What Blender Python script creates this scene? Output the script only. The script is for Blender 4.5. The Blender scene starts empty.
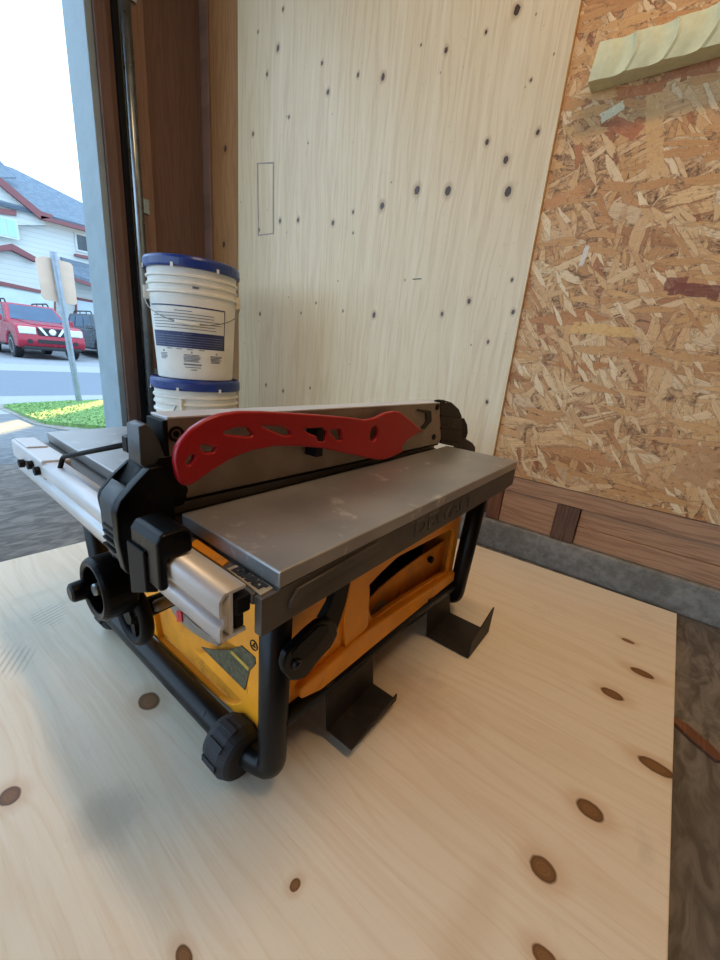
import bpy, bmesh, math, random
from mathutils import Vector, Matrix
import numpy as np

# ------------------------------------------------------------------ camera, world, sun, exposure
SC = bpy.context.scene
COL = SC.collection
FPX = 391.92
YAW, PITCH, ROLL = [math.radians(a) for a in (36.57, -17.08, 5.25)]
CAM = np.array([0.0, 0.0, 0.52])
def cam_axes():
    fw = np.array([math.cos(PITCH)*math.cos(YAW), math.cos(PITCH)*math.sin(YAW), math.sin(PITCH)])
    r = np.cross(fw, [0, 0, 1]); r /= np.linalg.norm(r)
    u = np.cross(r, fw)
    r2 = math.cos(ROLL)*r + math.sin(ROLL)*u
    u2 = -math.sin(ROLL)*r + math.cos(ROLL)*u
    return r2, u2, fw
AX = cam_axes()
cam_data = bpy.data.cameras.new('camera')
cam = bpy.data.objects.new('camera', cam_data)
COL.objects.link(cam)
cam_data.sensor_fit = 'VERTICAL'
cam_data.sensor_height = 36.0
cam_data.lens = FPX/960*36.0
cam_data.clip_start = 0.01
cam_data.clip_end = 300
m = Matrix.Identity(4)
for i in range(3):
    m[i][0] = AX[0][i]; m[i][1] = AX[1][i]; m[i][2] = -AX[2][i]; m[i][3] = CAM[i]
cam.matrix_world = m
SC.camera = cam

SC.view_settings.view_transform = 'Standard'
SC.view_settings.look = 'None'
SC.view_settings.gamma = 1
SC.view_settings.use_curve_mapping = False
SC.view_settings.exposure = 0.08

SKY = (0.56, 0.785, 1.04)
SKY_STRENGTH = 3.1
world = bpy.data.worlds.new('sky')
SC.world = world
world.use_nodes = True
bg = world.node_tree.nodes['Background']
bg.inputs['Color'].default_value = (*SKY, 1)
bg.inputs['Strength'].default_value = SKY_STRENGTH

# low evening sun that slips between two houses across the street
SUN_D = None          # horizontal direction towards the sun, set below from the lit strip on the ground
SUN_EL = math.radians(8.0)
SUN_STRENGTH = 24.0

FILL_LIGHT = 20.0     # watts of the added, unseen ceiling fill light
SC.cycles.max_bounces = 8
SC.cycles.diffuse_bounces = 5

# ------------------------------------------------------------------ measuring helpers (pixel -> point on a plane of the place)
def ray(px, py):
    d = AX[0]*(px-360)/FPX - AX[1]*(py-480)/FPX + AX[2]
    return d
def onx(px, py, x):
    d = ray(px, py); t = x/d[0]; return CAM + d*t
def ony(px, py, y):
    d = ray(px, py); t = y/d[1]; return CAM + d*t
def onz(px, py, z):
    d = ray(px, py); t = (z-0.52)/d[2]; return CAM + d*t

GP = [(-30, 0), (2.2, 0), (6.0, -0.35), (7.2, -0.42), (20, -0.42), (24, -0.08), (60, -0.08)]
def gz(y):
    for (a, za), (b, zb) in zip(GP, GP[1:]):
        if y <= b:
            return za + (zb-za)*(y-a)/(b-a)
    return GP[-1][1]
def ong(px, py):
    d = ray(px, py); lo, hi = 0.2, 80.0
    for _ in range(60):
        mid = (lo+hi)/2; p = CAM + d*mid
        if p[2] > gz(p[1]): lo = mid
        else: hi = mid
    return CAM + d*lo

# ------------------------------------------------------------------ object helpers
def link_mesh(name, bm, mat, parent=None, bevel=0.0, smooth=False, seg=2):
    me = bpy.data.meshes.new(name)
    bmesh.ops.recalc_face_normals(bm, faces=bm.faces[:])
    bm.to_mesh(me); bm.free()
    o = bpy.data.objects.new(name, me); COL.objects.link(o)
    if mat: me.materials.append(mat)
    if smooth:
        for p in me.polygons: p.use_smooth = True
    if bevel > 0:
        b = o.modifiers.new('bevel', 'BEVEL'); b.width = bevel; b.segments = seg
        b.limit_method = 'ANGLE'; b.angle_limit = math.radians(35)
        b.harden_normals = False
    if parent:
        o.parent = parent
        o.matrix_parent_inverse = parent_inv(parent)
    return o
def world_of(o):
    mw = Matrix.LocRotScale(o.location, o.rotation_euler, o.scale)
    if o.parent: return world_of(o.parent) @ o.matrix_parent_inverse @ mw
    return mw
def parent_inv(p):
    return world_of(p).inverted()
def thing(name, label, cat, loc=(0, 0, 0), group=None):
    o = bpy.data.objects.new(name, None); COL.objects.link(o)
    o.empty_display_size = 0.05
    o.location = loc
    o['label'] = label; o['category'] = cat
    if group: o['group'] = group
    return o
def tag(o, label, cat, group=None):
    o['label'] = label; o['category'] = cat
    if group: o['group'] = group
    return o
def struct(o):
    o['kind'] = 'structure'; return o

def box(bm, lo, hi):
    vs = [bm.verts.new((x, y, z)) for x in (lo[0], hi[0]) for y in (lo[1], hi[1]) for z in (lo[2], hi[2])]
    for f in ((0, 1, 3, 2), (4, 6, 7, 5), (0, 4, 5, 1), (2, 3, 7, 6), (0, 2, 6, 4), (1, 5, 7, 3)):
        bm.faces.new([vs[i] for i in f])
def hexa(bm, a, b):
    """solid between two polygons of equal length given as 3-D points"""
    va = [bm.verts.new(tuple(p)) for p in a]; vb = [bm.verts.new(tuple(p)) for p in b]
    n = len(va)
    bm.faces.new(va); bm.faces.new(list(reversed(vb)))
    for i in range(n):
        j = (i+1) % n
        bm.faces.new((va[i], va[j], vb[j], vb[i]))
def prism(bm, pts, vec):
    v = np.array(vec, float)
    hexa(bm, [np.array(p, float) for p in pts], [np.array(p, float)+v for p in pts])
def mk(name, mat, parent, *parts, bevel=0.0, smooth=False, seg=2):
    bm = bmesh.new()
    for f, args in parts: f(bm, *args)
    return link_mesh(name, bm, mat, parent, bevel, smooth, seg)

def plate(name, mat, parent, axis, pos, thick, outer, holes=(), bevel=0.0, shear=None):
    """flat part with holes: outer / holes are 2-D loops in the plane axis = pos (first face at pos, grows by thick)"""
    cu = bpy.data.curves.new(name, 'CURVE'); cu.dimensions = '2D'; cu.fill_mode = 'BOTH'
    for loop in [outer]+list(holes):
        s = cu.splines.new('POLY'); s.points.add(len(loop)-1)
        for p, q in zip(s.points, loop): p.co = (q[0], q[1], 0, 1)
        s.use_cyclic_u = True
    cu.extrude = max(abs(thick)/2-bevel, 1e-5)
    if bevel > 0:
        cu.bevel_depth = bevel; cu.offset = -bevel; cu.bevel_resolution = 2
    tmp = bpy.data.objects.new('tmp', cu); COL.objects.link(tmp)
    dg = bpy.context.evaluated_depsgraph_get(); dg.update()
    me = bpy.data.meshes.new_from_object(tmp.evaluated_get(dg))
    bpy.data.objects.remove(tmp); bpy.data.curves.remove(cu)
    c0 = pos+thick/2
    for v in me.vertices:
        a, b, c = v.co
        if axis == 'y': w = (a, c0+c, b)
        elif axis == 'x': w = (c0+c, a, b)
        else: w = (a, b, c0+c)
        if shear: w = shear(w)
        v.co = w
    bm = bmesh.new(); bm.from_mesh(me); bpy.data.meshes.remove(me)
    bmesh.ops.remove_doubles(bm, verts=bm.verts[:], dist=1e-6)
    return link_mesh(name, bm, mat, parent)

def fillet(pts, r, n=6):
    pts = [Vector(p) for p in pts]; out = [pts[0]]
    for a, b, c in zip(pts, pts[1:], pts[2:]):
        d1 = (a-b); d2 = (c-b)
        rr = min(r, d1.length*0.45, d2.length*0.45)
        p1 = b+d1.normalized()*rr; p2 = b+d2.normalized()*rr
        for i in range(n+1):
            t = i/n
            out.append(p1*(1-t)**2 + b*2*t*(1-t) + p2*t*t)
    out.append(pts[-1]); return out
def round2(pts, r, n=5):
    """round the corners of a closed 2-D loop"""
    out = []; N = len(pts)
    for i in range(N):
        a, b, c = [Vector(pts[(i+k) % N]) for k in (-1, 0, 1)]
        d1 = a-b; d2 = c-b; rr = min(r, d1.length*.45, d2.length*.45)
        p1 = b+d1.normalized()*rr; p2 = b+d2.normalized()*rr
        for k in range(n+1):
            t = k/n; q = p1*(1-t)**2 + b*2*t*(1-t) + p2*t*t
            out.append((q.x, q.y))
    return out
def tube(bm, pts, r, n=16):
    pts = [Vector(p) for p in pts]
    t0 = (pts[1]-pts[0]).normalized()
    up = Vector((0, 0, 1)) if abs(t0.z) < .9 else Vector((1, 0, 0))
    nrm = t0.cross(up).normalized(); rings = []
    for i, p in enumerate(pts):
        t = (pts[min(i+1, len(pts)-1)]-pts[max(i-1, 0)]).normalized()
        nrm = (nrm - t*nrm.dot(t)).normalized(); b = t.cross(nrm)
        rr = r[i] if isinstance(r, (list, tuple)) else r
        rings.append([bm.verts.new(p+(nrm*math.cos(2*math.pi*k/n)+b*math.sin(2*math.pi*k/n))*rr) for k in range(n)])
    for a, b in zip(rings, rings[1:]):
        for k in range(n): bm.faces.new((a[k], a[(k+1) % n], b[(k+1) % n], b[k]))
    bm.faces.new(list(reversed(rings[0]))); bm.faces.new(rings[-1])
def lathe(bm, prof, c, axis='z', n=48, closed=False):
    """prof: (r, h) pairs around an axis through c"""
    rings = []
    for r, h in prof:
        ring = []
        for k in range(n):
            a = 2*math.pi*k/n; u, v = r*math.cos(a), r*math.sin(a)
            if axis == 'z': q = (c[0]+u, c[1]+v, c[2]+h)
            elif axis == 'x': q = (c[0]+h, c[1]+u, c[2]+v)
            else: q = (c[0]+u, c[1]+h, c[2]+v)
            ring.append(bm.verts.new(q))
        rings.append(ring)
    for a, b in zip(rings, rings[1:]):
        for k in range(n): bm.faces.new((a[k], a[(k+1) % n], b[(k+1) % n], b[k]))
    if closed:
        a, b = rings[-1], rings[0]
        for k in range(n): bm.faces.new((a[k], a[(k+1) % n], b[(k+1) % n], b[k]))
    else:
        bm.faces.new(list(reversed(rings[0]))); bm.faces.new(rings[-1])
def text_mesh(name, body, mat, parent, size, depth, fn, bold=0.0):
    """lettering as real geometry; fn maps local (x, y, z) to a place point"""
    cu = bpy.data.curves.new(name, 'FONT'); cu.body = body; cu.size = size; cu.extrude = depth/2; cu.offset = bold
    cu.align_x = 'CENTER'; cu.align_y = 'CENTER'
    tmp = bpy.data.objects.new('tmp', cu); COL.objects.link(tmp)
    dg = bpy.context.evaluated_depsgraph_get(); dg.update()
    me = bpy.data.meshes.new_from_object(tmp.evaluated_get(dg))
    bpy.data.objects.remove(tmp); bpy.data.curves.remove(cu)
    for v in me.vertices: v.co = fn(*v.co)
    bm = bmesh.new(); bm.from_mesh(me); bpy.data.meshes.remove(me)
    return link_mesh(name, bm, mat, parent)

# ------------------------------------------------------------------ materials
def lin(h):
    h = h.lstrip('#'); c = [int(h[i:i+2], 16)/255 for i in (0, 2, 4)]
    return tuple(x/12.92 if x <= .04045 else ((x+.055)/1.055)**2.4 for x in c)
class NT:
    def __init__(s, name):
        s.m = bpy.data.materials.new(name); s.m.use_nodes = True
        s.t = s.m.node_tree; s.N = s.t.nodes; s.b = s.N['Principled BSDF']
    def n(s, typ, **kw):
        nd = s.N.new(typ)
        for k, v in kw.items():
            if k in nd.inputs.keys() if isinstance(k, str) else False: pass
            setattr(nd, k, v)
        return nd
    def l(s, a, b): s.t.links.new(a, b)
    def val(s, sock, v):
        if isinstance(v, bpy.types.NodeSocket): s.l(v, sock)
        else: sock.default_value = v
    def math(s, op, a, b=0.0, c=0.0, clamp=False):
        nd = s.N.new('ShaderNodeMath'); nd.operation = op; nd.use_clamp = clamp
        s.val(nd.inputs[0], a); s.val(nd.inputs[1], b)
        if op in ('MULTIPLY_ADD', 'SMOOTH_MIN'): s.val(nd.inputs[2], c)
        return nd.outputs[0]
    def vmath(s, op, a, b=(0, 0, 0)):
        nd = s.N.new('ShaderNodeVectorMath'); nd.operation = op
        s.val(nd.inputs[0], a); s.val(nd.inputs[1], b)
        return nd.outputs['Value'] if op in ('LENGTH', 'DOT_PRODUCT', 'DISTANCE') else nd.outputs[0]
    def ramp(s, f, a, b, smooth=True):
        nd = s.N.new('ShaderNodeMapRange'); nd.interpolation_type = 'SMOOTHSTEP' if smooth else 'LINEAR'
        s.val(nd.inputs['Value'], f); nd.inputs['From Min'].default_value = a; nd.inputs['From Max'].default_value = b
        return nd.outputs['Result']
    def mix(s, f, a, b):
        nd = s.N.new('ShaderNodeMix'); nd.data_type = 'RGBA'
        s.val(nd.inputs['Factor'], f)
        for sock, v in ((nd.inputs[6], a), (nd.inputs[7], b)):
            if isinstance(v, bpy.types.NodeSocket): s.l(v, sock)
            else: sock.default_value = (*v[:3], 1)
        return nd.outputs[2]
    def pos(s):
        return s.N.new('ShaderNodeTexCoord').outputs['Object']
    def mapping(s, v, scale=(1, 1, 1), rot=(0, 0, 0), loc=(0, 0, 0)):
        nd = s.N.new('ShaderNodeMapping'); s.l(v, nd.inputs['Vector'])
        nd.inputs['Scale'].default_value = scale; nd.inputs['Rotation'].default_value = rot; nd.inputs['Location'].default_value = loc
        return nd.outputs[0]
    def noise(s, v, scale, detail=4, rough=.55, dist=0.0, out='Fac'):
        nd = s.N.new('ShaderNodeTexNoise'); s.l(v, nd.inputs['Vector'])
        nd.inputs['Scale'].default_value = scale; nd.inputs['Detail'].default_value = detail
        nd.inputs['Roughness'].default_value = rough; nd.inputs['Distortion'].default_value = dist
        return nd.outputs[out]
    def voro(s, v, scale, feature='F1', out='Distance', rnd=1.0):
        nd = s.N.new('ShaderNodeTexVoronoi'); nd.feature = feature; s.l(v, nd.inputs['Vector'])
        nd.inputs['Scale'].default_value = scale; nd.inputs['Randomness'].default_value = rnd
        return nd.outputs[out]
    def bump(s, h, strength=.3, dist=.002):
        nd = s.N.new('ShaderNodeBump'); s.l(h, nd.inputs['Height'])
        nd.inputs['Strength'].default_value = strength; nd.inputs['Distance'].default_value = dist
        s.l(nd.outputs[0], s.b.inputs['Normal'])
    def color(s, c): s.val(s.b.inputs['Base Color'], c if isinstance(c, bpy.types.NodeSocket) else (*c[:3], 1))
    def rough(s, r): s.val(s.b.inputs['Roughness'], r)

def plain(name, hexcol, rough=.5, metal=0.0, var=.12, scale=40, spec=.5, wear=None, bump=0.0):
    t = NT(name); c = lin(hexcol); p = t.pos()
    f = t.noise(p, scale, 5, .6)
    lo = tuple(x*(1-var*1.5) for x in c); hi = tuple(min(1, x*(1+var)) for x in c)
    col = t.mix(t.ramp(f, .3, .7), lo, hi)
    if wear:
        w = t.noise(p, wear[1], 6, .7, .4)
        col = t.mix(t.math('MULTIPLY', t.ramp(w, wear[2], wear[2]+.12), wear[3]), col, lin(wear[0]))
    t.color(col); t.rough(t.math('MULTIPLY_ADD', f, .25, rough-.12)); t.b.inputs['Metallic'].default_value = metal
    t.b.inputs['Specular IOR Level'].default_value = spec
    if bump: t.bump(f, bump, .001)
    return t.m

def wood(name, base, dark, grain_axis, u, scale=1.0, knots=(), rough=.55, streak=.5, figure=.35, halo=None, knotcol='3a2418', swirl=1.0, extra=None, spec=.4, knot_rag=.5, halo_k=.35):
    """sawn / peeled wood. grain_axis 0..2 is the fibre direction, u the across axis; knots: (along, across, r_along, r_across)"""
    t = NT(name); p = t.pos()
    sx = t.N.new('ShaderNodeSeparateXYZ'); t.l(p, sx.inputs[0])
    A, U = sx.outputs[grain_axis], sx.outputs[u]
    cb = t.N.new('ShaderNodeCombineXYZ'); t.l(A, cb.inputs[0]); t.l(U, cb.inputs[1])
    uv = cb.outputs[0]
    d = None
    for (a, b, ra, rb) in knots:
        q = t.vmath('MULTIPLY', t.vmath('SUBTRACT', uv, (a, b, 0)), (1/ra, 1/rb, 0))
        L = t.vmath('LENGTH', q)
        d = L if d is None else t.math('MINIMUM', d, L)
    warp = t.noise(t.mapping(uv, (1.2*scale, 5*scale, 1)), 1.0, 3, .5)
    x = t.math('ADD', t.math('MULTIPLY', U, 1.0), t.math('MULTIPLY', warp, .12/scale))
    if d is not None:
        x = t.math('ADD', x, t.math('MULTIPLY', t.math('POWER', 2.718, t.math('MULTIPLY', d, -.8)), .03*swirl))
    cb2 = t.N.new('ShaderNodeCombineXYZ'); t.l(t.math('MULTIPLY', A, .6*scale), cb2.inputs[0]); t.l(t.math('MULTIPLY', x, 14*scale), cb2.inputs[1])
    fig = t.noise(cb2.outputs[0], 1.6, 3, .55)
    bands = t.math('FRACT', t.math('MULTIPLY', fig, 6.0))
    bands = t.math('ABSOLUTE', t.math('MULTIPLY_ADD', bands, 2.0, -1.0))
    fine = t.noise(t.mapping(uv, (9*scale, 260*scale, 1)), 1.0, 4, .65)
    blot = t.noise(t.mapping(uv, (1.5, 3, 1)), 1.3, 4, .6)
    c0, c1 = lin(base), lin(dark)
    col = t.mix(t.math('MULTIPLY', t.ramp(bands, .35, 1.0), figure), c0, c1)
    col = t.mix(t.math('MULTIPLY', t.ramp(fine, .5, .75), streak), col, c1)
    col = t.mix(t.math('MULTIPLY', t.ramp(blot, .5, .8), .35), col, tuple((a+b)/2 for a, b in zip(c0, c1)))
    if extra: col = extra(t, uv, col)
    if d is not None:
        dn = t.math('ADD', d, t.math('MULTIPLY_ADD', t.noise(uv, 90, 3, .6), knot_rag, -knot_rag*.5))
        col = t.mix(t.math('MULTIPLY', t.ramp(dn, 2.6, .9), halo_k), col, lin(halo or dark))
        rings = t.math('ABSOLUTE', t.math('SINE', t.math('MULTIPLY', dn, 11)))
        kc = t.mix(t.math('MULTIPLY', rings, .16), lin(knotcol), lin(halo or dark))
        kc = t.mix(t.ramp(dn, .45, 1.0), kc, tuple(x*.62 for x in lin(knotcol)))
        col = t.mix(t.ramp(dn, 1.08, .85), col, kc)
    t.color(col); t.rough(t.math('MULTIPLY_ADD', fine, .2, rough-.1)); t.bump(fine, .18, .0008)
    t.b.inputs['Specular IOR Level'].default_value = spec
    return t.m

def concrete(name, hexcol, dark, scale=6, bump=.5, damp=False):
    t = NT(name); p = t.pos()
    big = t.noise(p, scale*.35, 6, .6, .6); mid = t.noise(p, scale*4, 6, .65, .3)
    pits = t.voro(p, scale*9); f = t.math('MULTIPLY_ADD', mid, .5, t.math('MULTIPLY', big, .5))
    col = t.mix(t.ramp(f, .35, .65), lin(dark), lin(hexcol))
    pm = t.math('MULTIPLY', t.ramp(pits, .12, .04), t.ramp(big, .5, .6))
    col = t.mix(t.math('MULTIPLY', pm, .7), col, tuple(x*.35 for x in lin(dark)))
    t.color(col)
    t.rough(t.ramp(big, .2, .75) if damp else .8)
    t.bump(t.math('SUBTRACT', mid, pm), bump, .004)
    return t.m

def osb(name):
    t = NT(name); p = t.pos()
    sx = t.N.new('ShaderNodeSeparateXYZ'); t.l(p, sx.inputs[0])
    cb = t.N.new('ShaderNodeCombineXYZ'); t.l(sx.outputs[1], cb.inputs[0]); t.l(sx.outputs[2], cb.inputs[1])
    uv = cb.outputs[0]
    wob = t.noise(uv, 9, 3, .6, 0, 'Color')
    uvw = t.vmath('ADD', uv, t.vmath('MULTIPLY', t.vmath('SUBTRACT', wob, (.5, .5, .5)), (.02, .02, 0)))
    crumb = t.noise(uvw, 55, 6, .75, 1.2)
    col = t.mix(t.ramp(crumb, .34, .62), lin('5a3a22'), lin('cf9f6a'))
    hgt = t.math('MULTIPLY', crumb, .3)
    pal = ['d8ab6e', 'c2854c', 'e2c08c', 'b87a48', 'ddb27a', 'c99558', 'e6cb9e', 'cd9c62']
    pal2 = ['a86a3c', 'd8b07c', 'b98048', '8f5230', 'ba8650', 'e0bd88', 'a9703f', 'dcb684']
    layers = [(.25, 5.6, 28, 0.0), (-.55, 6.2, 32, 3.1), (1.05, 6, 28, 7.7), (-1.2, 7.5, 42, 1.3), (.05, 5, 22, 12.4), (1.75, 9, 48, 5.2), (-.25, 6.5, 30, 9.9), (1.5, 10, 46, 2.2),
              (.4, 11, 60, 4.4), (-.9, 12, 68, 8.8), (.12, 5.5, 24, 15.3), (2.2, 15, 80, 6.1), (-.1, 12, 60, 11.1)]
    pal = pal+['e2c190', 'b98048', 'e0b880', 'd2a468', 'c08a52']; pal2 = pal2+['c8965c', 'dcb684', 'b87c46', 'e8cfa4', 'd2a368']
    for i, (ang, sa, sb, off) in enumerate(layers):
        v = t.mapping(uvw, (sa, sb, 1), (0, 0, ang), (off, off*1.7, 0))
        v2 = t.N.new('ShaderNodeMapping'); v2.vector_type = 'TEXTURE'
        # rotate first, then stretch along the strand
        rot = t.mapping(uvw, (1, 1, 1), (0, 0, ang), (off, off*1.7, 0))
        st = t.vmath('MULTIPLY', rot, (sa, sb, 1)); t.N.remove(v2)
        cell = t.voro(st, 1.0, 'F1', 'Color'); edge = t.voro(st, 1.0, 'DISTANCE_TO_EDGE', 'Distance')
        sc = t.N.new('ShaderNodeSeparateColor'); t.l(cell, sc.inputs[0])
        pick = t.math('GREATER_THAN', sc.outputs[0], .74)
        rag = t.math('ADD', edge, t.math('MULTIPLY_ADD', t.noise(st, 3.5, 5, .75), .36, -.2))
        msk = t.math('MULTIPLY', pick, t.ramp(rag, .03, .07))
        fib = t.noise(t.vmath('MULTIPLY', st, (1.0, 9, 1)), 1.5, 4, .65)
        c = t.mix(sc.outputs[1], lin(pal[i]), lin(pal2[i]))
        c = t.mix(t.math('MULTIPLY', t.ramp(fib, .4, .75), .45), c, lin('8a5a34'))
        sh = t.math('MULTIPLY', pick, t.math('MULTIPLY', t.ramp(rag, -.02, .03), t.ramp(rag, .08, .03)))
        col = t.mix(t.math('MULTIPLY', sh, .34), col, lin('5a3a22'))
        col = t.mix(msk, col, c)
        hgt = t.math('ADD', t.math('MULTIPLY', hgt, t.math('SUBTRACT', 1.0, t.math('MULTIPLY', msk, .6))), t.math('MULTIPLY', msk, .35))
    # a few single strands that the eye picks out: dark red, orange, pale
    for (py, pz, la, lb, ang, hx) in OSB_MARKS:
        q = t.vmath('SUBTRACT', uvw, (py, pz, 0))
        q = t.mapping(q, (1, 1, 1), (0, 0, -ang)); q = t.vmath('MULTIPLY', q, (1/la, 1/lb, 0))
        q = t.vmath('ABSOLUTE', q); s2 = t.N.new('ShaderNodeSeparateXYZ'); t.l(q, s2.inputs[0])
        dd = t.math('MAXIMUM', s2.outputs[0], s2.outputs[1])
        dd = t.math('ADD', dd, t.math('MULTIPLY_ADD', t.noise(uvw, 60, 4, .7), .7, -.35))
        fib = t.noise(t.vmath('MULTIPLY', uvw, (30, 200, 1)), 1.0, 3, .6)
        col = t.mix(t.math('MULTIPLY', t.ramp(dd, 1.0, .9), t.math('MULTIPLY_ADD', fib, .5, .6, True)), col, lin(hx))
    grit = t.noise(uvw, 110, 5, .75, .8)
    col = t.mix(t.math('MULTIPLY', t.ramp(grit, .56, .68), .75), col, lin('6a4528'))
    col = t.mix(t.math('MULTIPLY', t.ramp(grit, .42, .32), .35), col, lin('ecd4aa'))
    t.color(col); t.rough(.6); t.bump(hgt, .5, .003)
    return t.m

def pzy(px, py):
    q = onx(px, py, 1.15); return (q[1], q[2])
OSB_MARKS = []
for (px, py, la, lb, ang, hx) in [(695, 291, .045, .014, .12, '6e2c1c'), (625, 128, .035, .014, .5, 'a8603a'), (675, 285, .02, .014, 0, '7c3a24'),
                                  (584, 256, .006, .022, .15, 'd8d0c4'), (612, 112, .022, .010, -.4, 'd9d2ae'), (600, 330, .07, .012, .1, 'd9aa66'), (700, 465, .035, .045, .3, 'b98a5c'),
                                  (655, 130, .09, .016, 1.35, 'd0a36a'), (640, 90, .05, .01, .1, 'b06a3a'), (560, 200, .05, .013, -.3, 'c48a54'), (690, 70, .05, .014, .1, 'a0603a')]:
    q = pzy(px, py); OSB_MARKS.append((q[0], q[1], la, lb, ang, hx))

# knots on the floor sheet (measured), along = y, across = x
FK = []
for (px, py, ra, rb) in [(628, 641, .012, .006), (642, 673, .019, .010), (612, 694, .018, .011), (656, 767, .022, .011), (590, 810, .016, .012), (543, 869, .014, .012),
                         (149, 701, .018, .014), (295, 885, .005, .006), (545, 958, .012, .008), (184, 957, .010, .006), (10, 796, .012, .01), (396, 575, .005, .003)]:
    q = onz(px, py, .017); FK.append((q[1], q[0], ra, rb))
WK = []
for (px, py, k) in [(278, 48, 1.2), (267, 74, .9), (322, 63, .8), (258, 32, .6), (283, 9, .8), (358, 75, .8), (383, 77, 1.2), (328, 92, 1.0), (289, 117, .7), (253, 134, .9), (308, 143, .4),
                    (417, 190, 1.5), (448, 191, 1.5), (382, 206, 1.4), (508, 192, 1.5), (506, 160, 1.1), (487, 142, .9), (517, 10, 1.3), (446, 50, .9), (486, 32, .6), (531, 80, .5), (538, 132, .8),
                    (280, 221, 1.0), (298, 220, 1.0), (333, 223, 1.0), (353, 212, .7), (353, 233, .5), (259, 230, .8), (374, 315, 1.1), (442, 314, .8), (469, 301, .9), (513, 312, .8), (301, 313, .5), (316, 303, .5), (343, 311, .5), (260, 314, .8), (512, 280, .6),
                    (266, 385, .8), (283, 391, .8), (310, 388, .6), (338, 281, .3), (421, 45, .4), (405, 280, .3), (488, 342, .6), (487, 402, .7)]:
    q = onx(px, py, 1.14); WK.append((q[2], q[1], .0078*k, .0056*k))

M = {}
def spot(t, uv, a, b, ra, rb, soft=.5, rag=.8):
    q = t.vmath('MULTIPLY', t.vmath('SUBTRACT', uv, (a, b, 0)), (1/ra, 1/rb, 0))
    L = t.math('ADD', t.vmath('LENGTH', q), t.math('MULTIPLY_ADD', t.noise(uv, 30, 5, .7), rag, -rag*.5))
    return t.ramp(L, 1.0, 1.0-soft)
def floor_marks(t, uv, col):
    dirt = t.noise(t.mapping(uv, (3, 3, 1)), 2.2, 6, .7, .8)
    col = t.mix(t.math('MULTIPLY', t.ramp(dirt, .55, .75), .25), col, lin('9a9284'))
    for (px, py, ra, rb, k, hx) in [(110, 815, .05, .05, .30, '6e6a62'), (300, 640, .05, .06, .15, '8a7a60'), (30, 640, .12, .06, .14, '8a867c'), (400, 690, .16, .10, .25, 'b07f48'), (250, 850, .10, .05, .12, '9c7a4c'), (470, 930, .03, .1, .2, 'b48a54')]:  # grey smudge and soft brown patches at fixed spots
        q = onz(px, py, .017); col = t.mix(t.math('MULTIPLY', spot(t, uv, q[1], q[0], ra, rb, .8), k), col, lin(hx))
    # prints of a ribbed tread
    for (px, py, ra, rb, ang) in [(50, 615, .05, .035, .3), (10, 660, .05, .04, 1.0)]:
        q = onz(px, py, .017); r_ = t.mapping(uv, (1, 1, 1), (0, 0, ang))
        sx = t.N.new('ShaderNodeSeparateXYZ'); t.l(r_, sx.inputs[0])
        bars = t.ramp(t.math('SINE', t.math('MULTIPLY', sx.outputs[0], 700)), .1, .6)
        col = t.mix(t.math('MULTIPLY', t.math('MULTIPLY', spot(t, uv, q[1], q[0], ra, rb, .6, 1.6), bars), .32), col, lin('6f6a60'))
    # raised pale fibres
    fb = t.noise(t.mapping(uv, (18, 330, 1), (0, 0, .06)), 1.0, 3, .6)
    return t.mix(t.math('MULTIPLY', t.ramp(fb, .60, .72), .30), col, lin('efe6cf'))
def wall_marks(t, uv, col):
    # small dark specks and short vertical checks of the peeled veneer
    for (sa, sb, thr, k, hx) in [(22, 34, .10, .8, '4a3424'), (7, 60, .055, .75, '6b4c33'), (45, 60, .09, .6, '5a4230')]:
        v = t.vmath('MULTIPLY', uv, (sa, sb, 1)); dd = t.voro(v, 1.0); cc = t.voro(v, 1.0, 'F1', 'Color')
        sc = t.N.new('ShaderNodeSeparateColor'); t.l(cc, sc.inputs[0])
        col = t.mix(t.math('MULTIPLY', t.math('MULTIPLY', t.ramp(dd, thr, thr*.4), t.math('GREATER_THAN', sc.outputs[0], .90)), k), col, lin(hx))
    st = t.noise(t.mapping(uv, (1.6, 90, 1)), 1.0, 4, .6)
    col = t.mix(t.math('MULTIPLY', t.ramp(st, .62, .74), .38), col, lin('94704c'))
    pale = t.noise(t.mapping(uv, (1.1, 30, 1), (0, 0, 0), (3, 1, 0)), 1.0, 4, .6)
    col = t.mix(t.math('MULTIPLY', t.ramp(pale, .52, .7), .4), col, lin('e9dcc0'))
    big = t.noise(t.mapping(uv, (60, 60, 1)), 1.0, 3, .6)
    return t.mix(t.math('MULTIPLY', t.ramp(big, .60, .75), .12), col, lin('8a6a48'))
M['ply_floor'] = wood('plywood_floor_sheet', 'e2d8c2', 'c6aa80', 1, 0, 1.0, FK, .5, .26, .20, 'b98a58', '73502f', 1.0, floor_marks, .4, .22, .35)
M['ply_wall'] = wood('plywood_wall_sheet', 'dcc7a0', 'b08c60', 2, 1, 1.0, WK, .40, .35, .22, '8d6440', '3f2a1b', 1.0, wall_marks, .5, .9, .45)
M['osb'] = osb('strand_board')
M['lumber'] = wood('old_spruce', 'b28a68', '7c5843', 1, 2, 2.0, (), .7, .6, .5)
M['lumber_dark'] = wood('dark_spruce', '7a4e34', '4a2d1e', 2, 1, 1.5, (), .7, .5, .5)
M['lumber_jamb'] = wood('brown_framing', '6d5348', '4c3830', 2, 0, 1.5, (), .65, .4, .35)
M['lumber_jamb2'] = wood('brown_framing_lighter', '86695a', '5f493d', 2, 0, 1.5, (), .65, .4, .35)
M['lumber_strip'] = wood('orange_framing', 'a97a4a', '7c522f', 2, 1, 1.5, [(1.30, 1.70, .012, .009), (.95, 1.72, .012, .009), (.6, 1.66, .01, .008)], .6, .4, .4)
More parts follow.
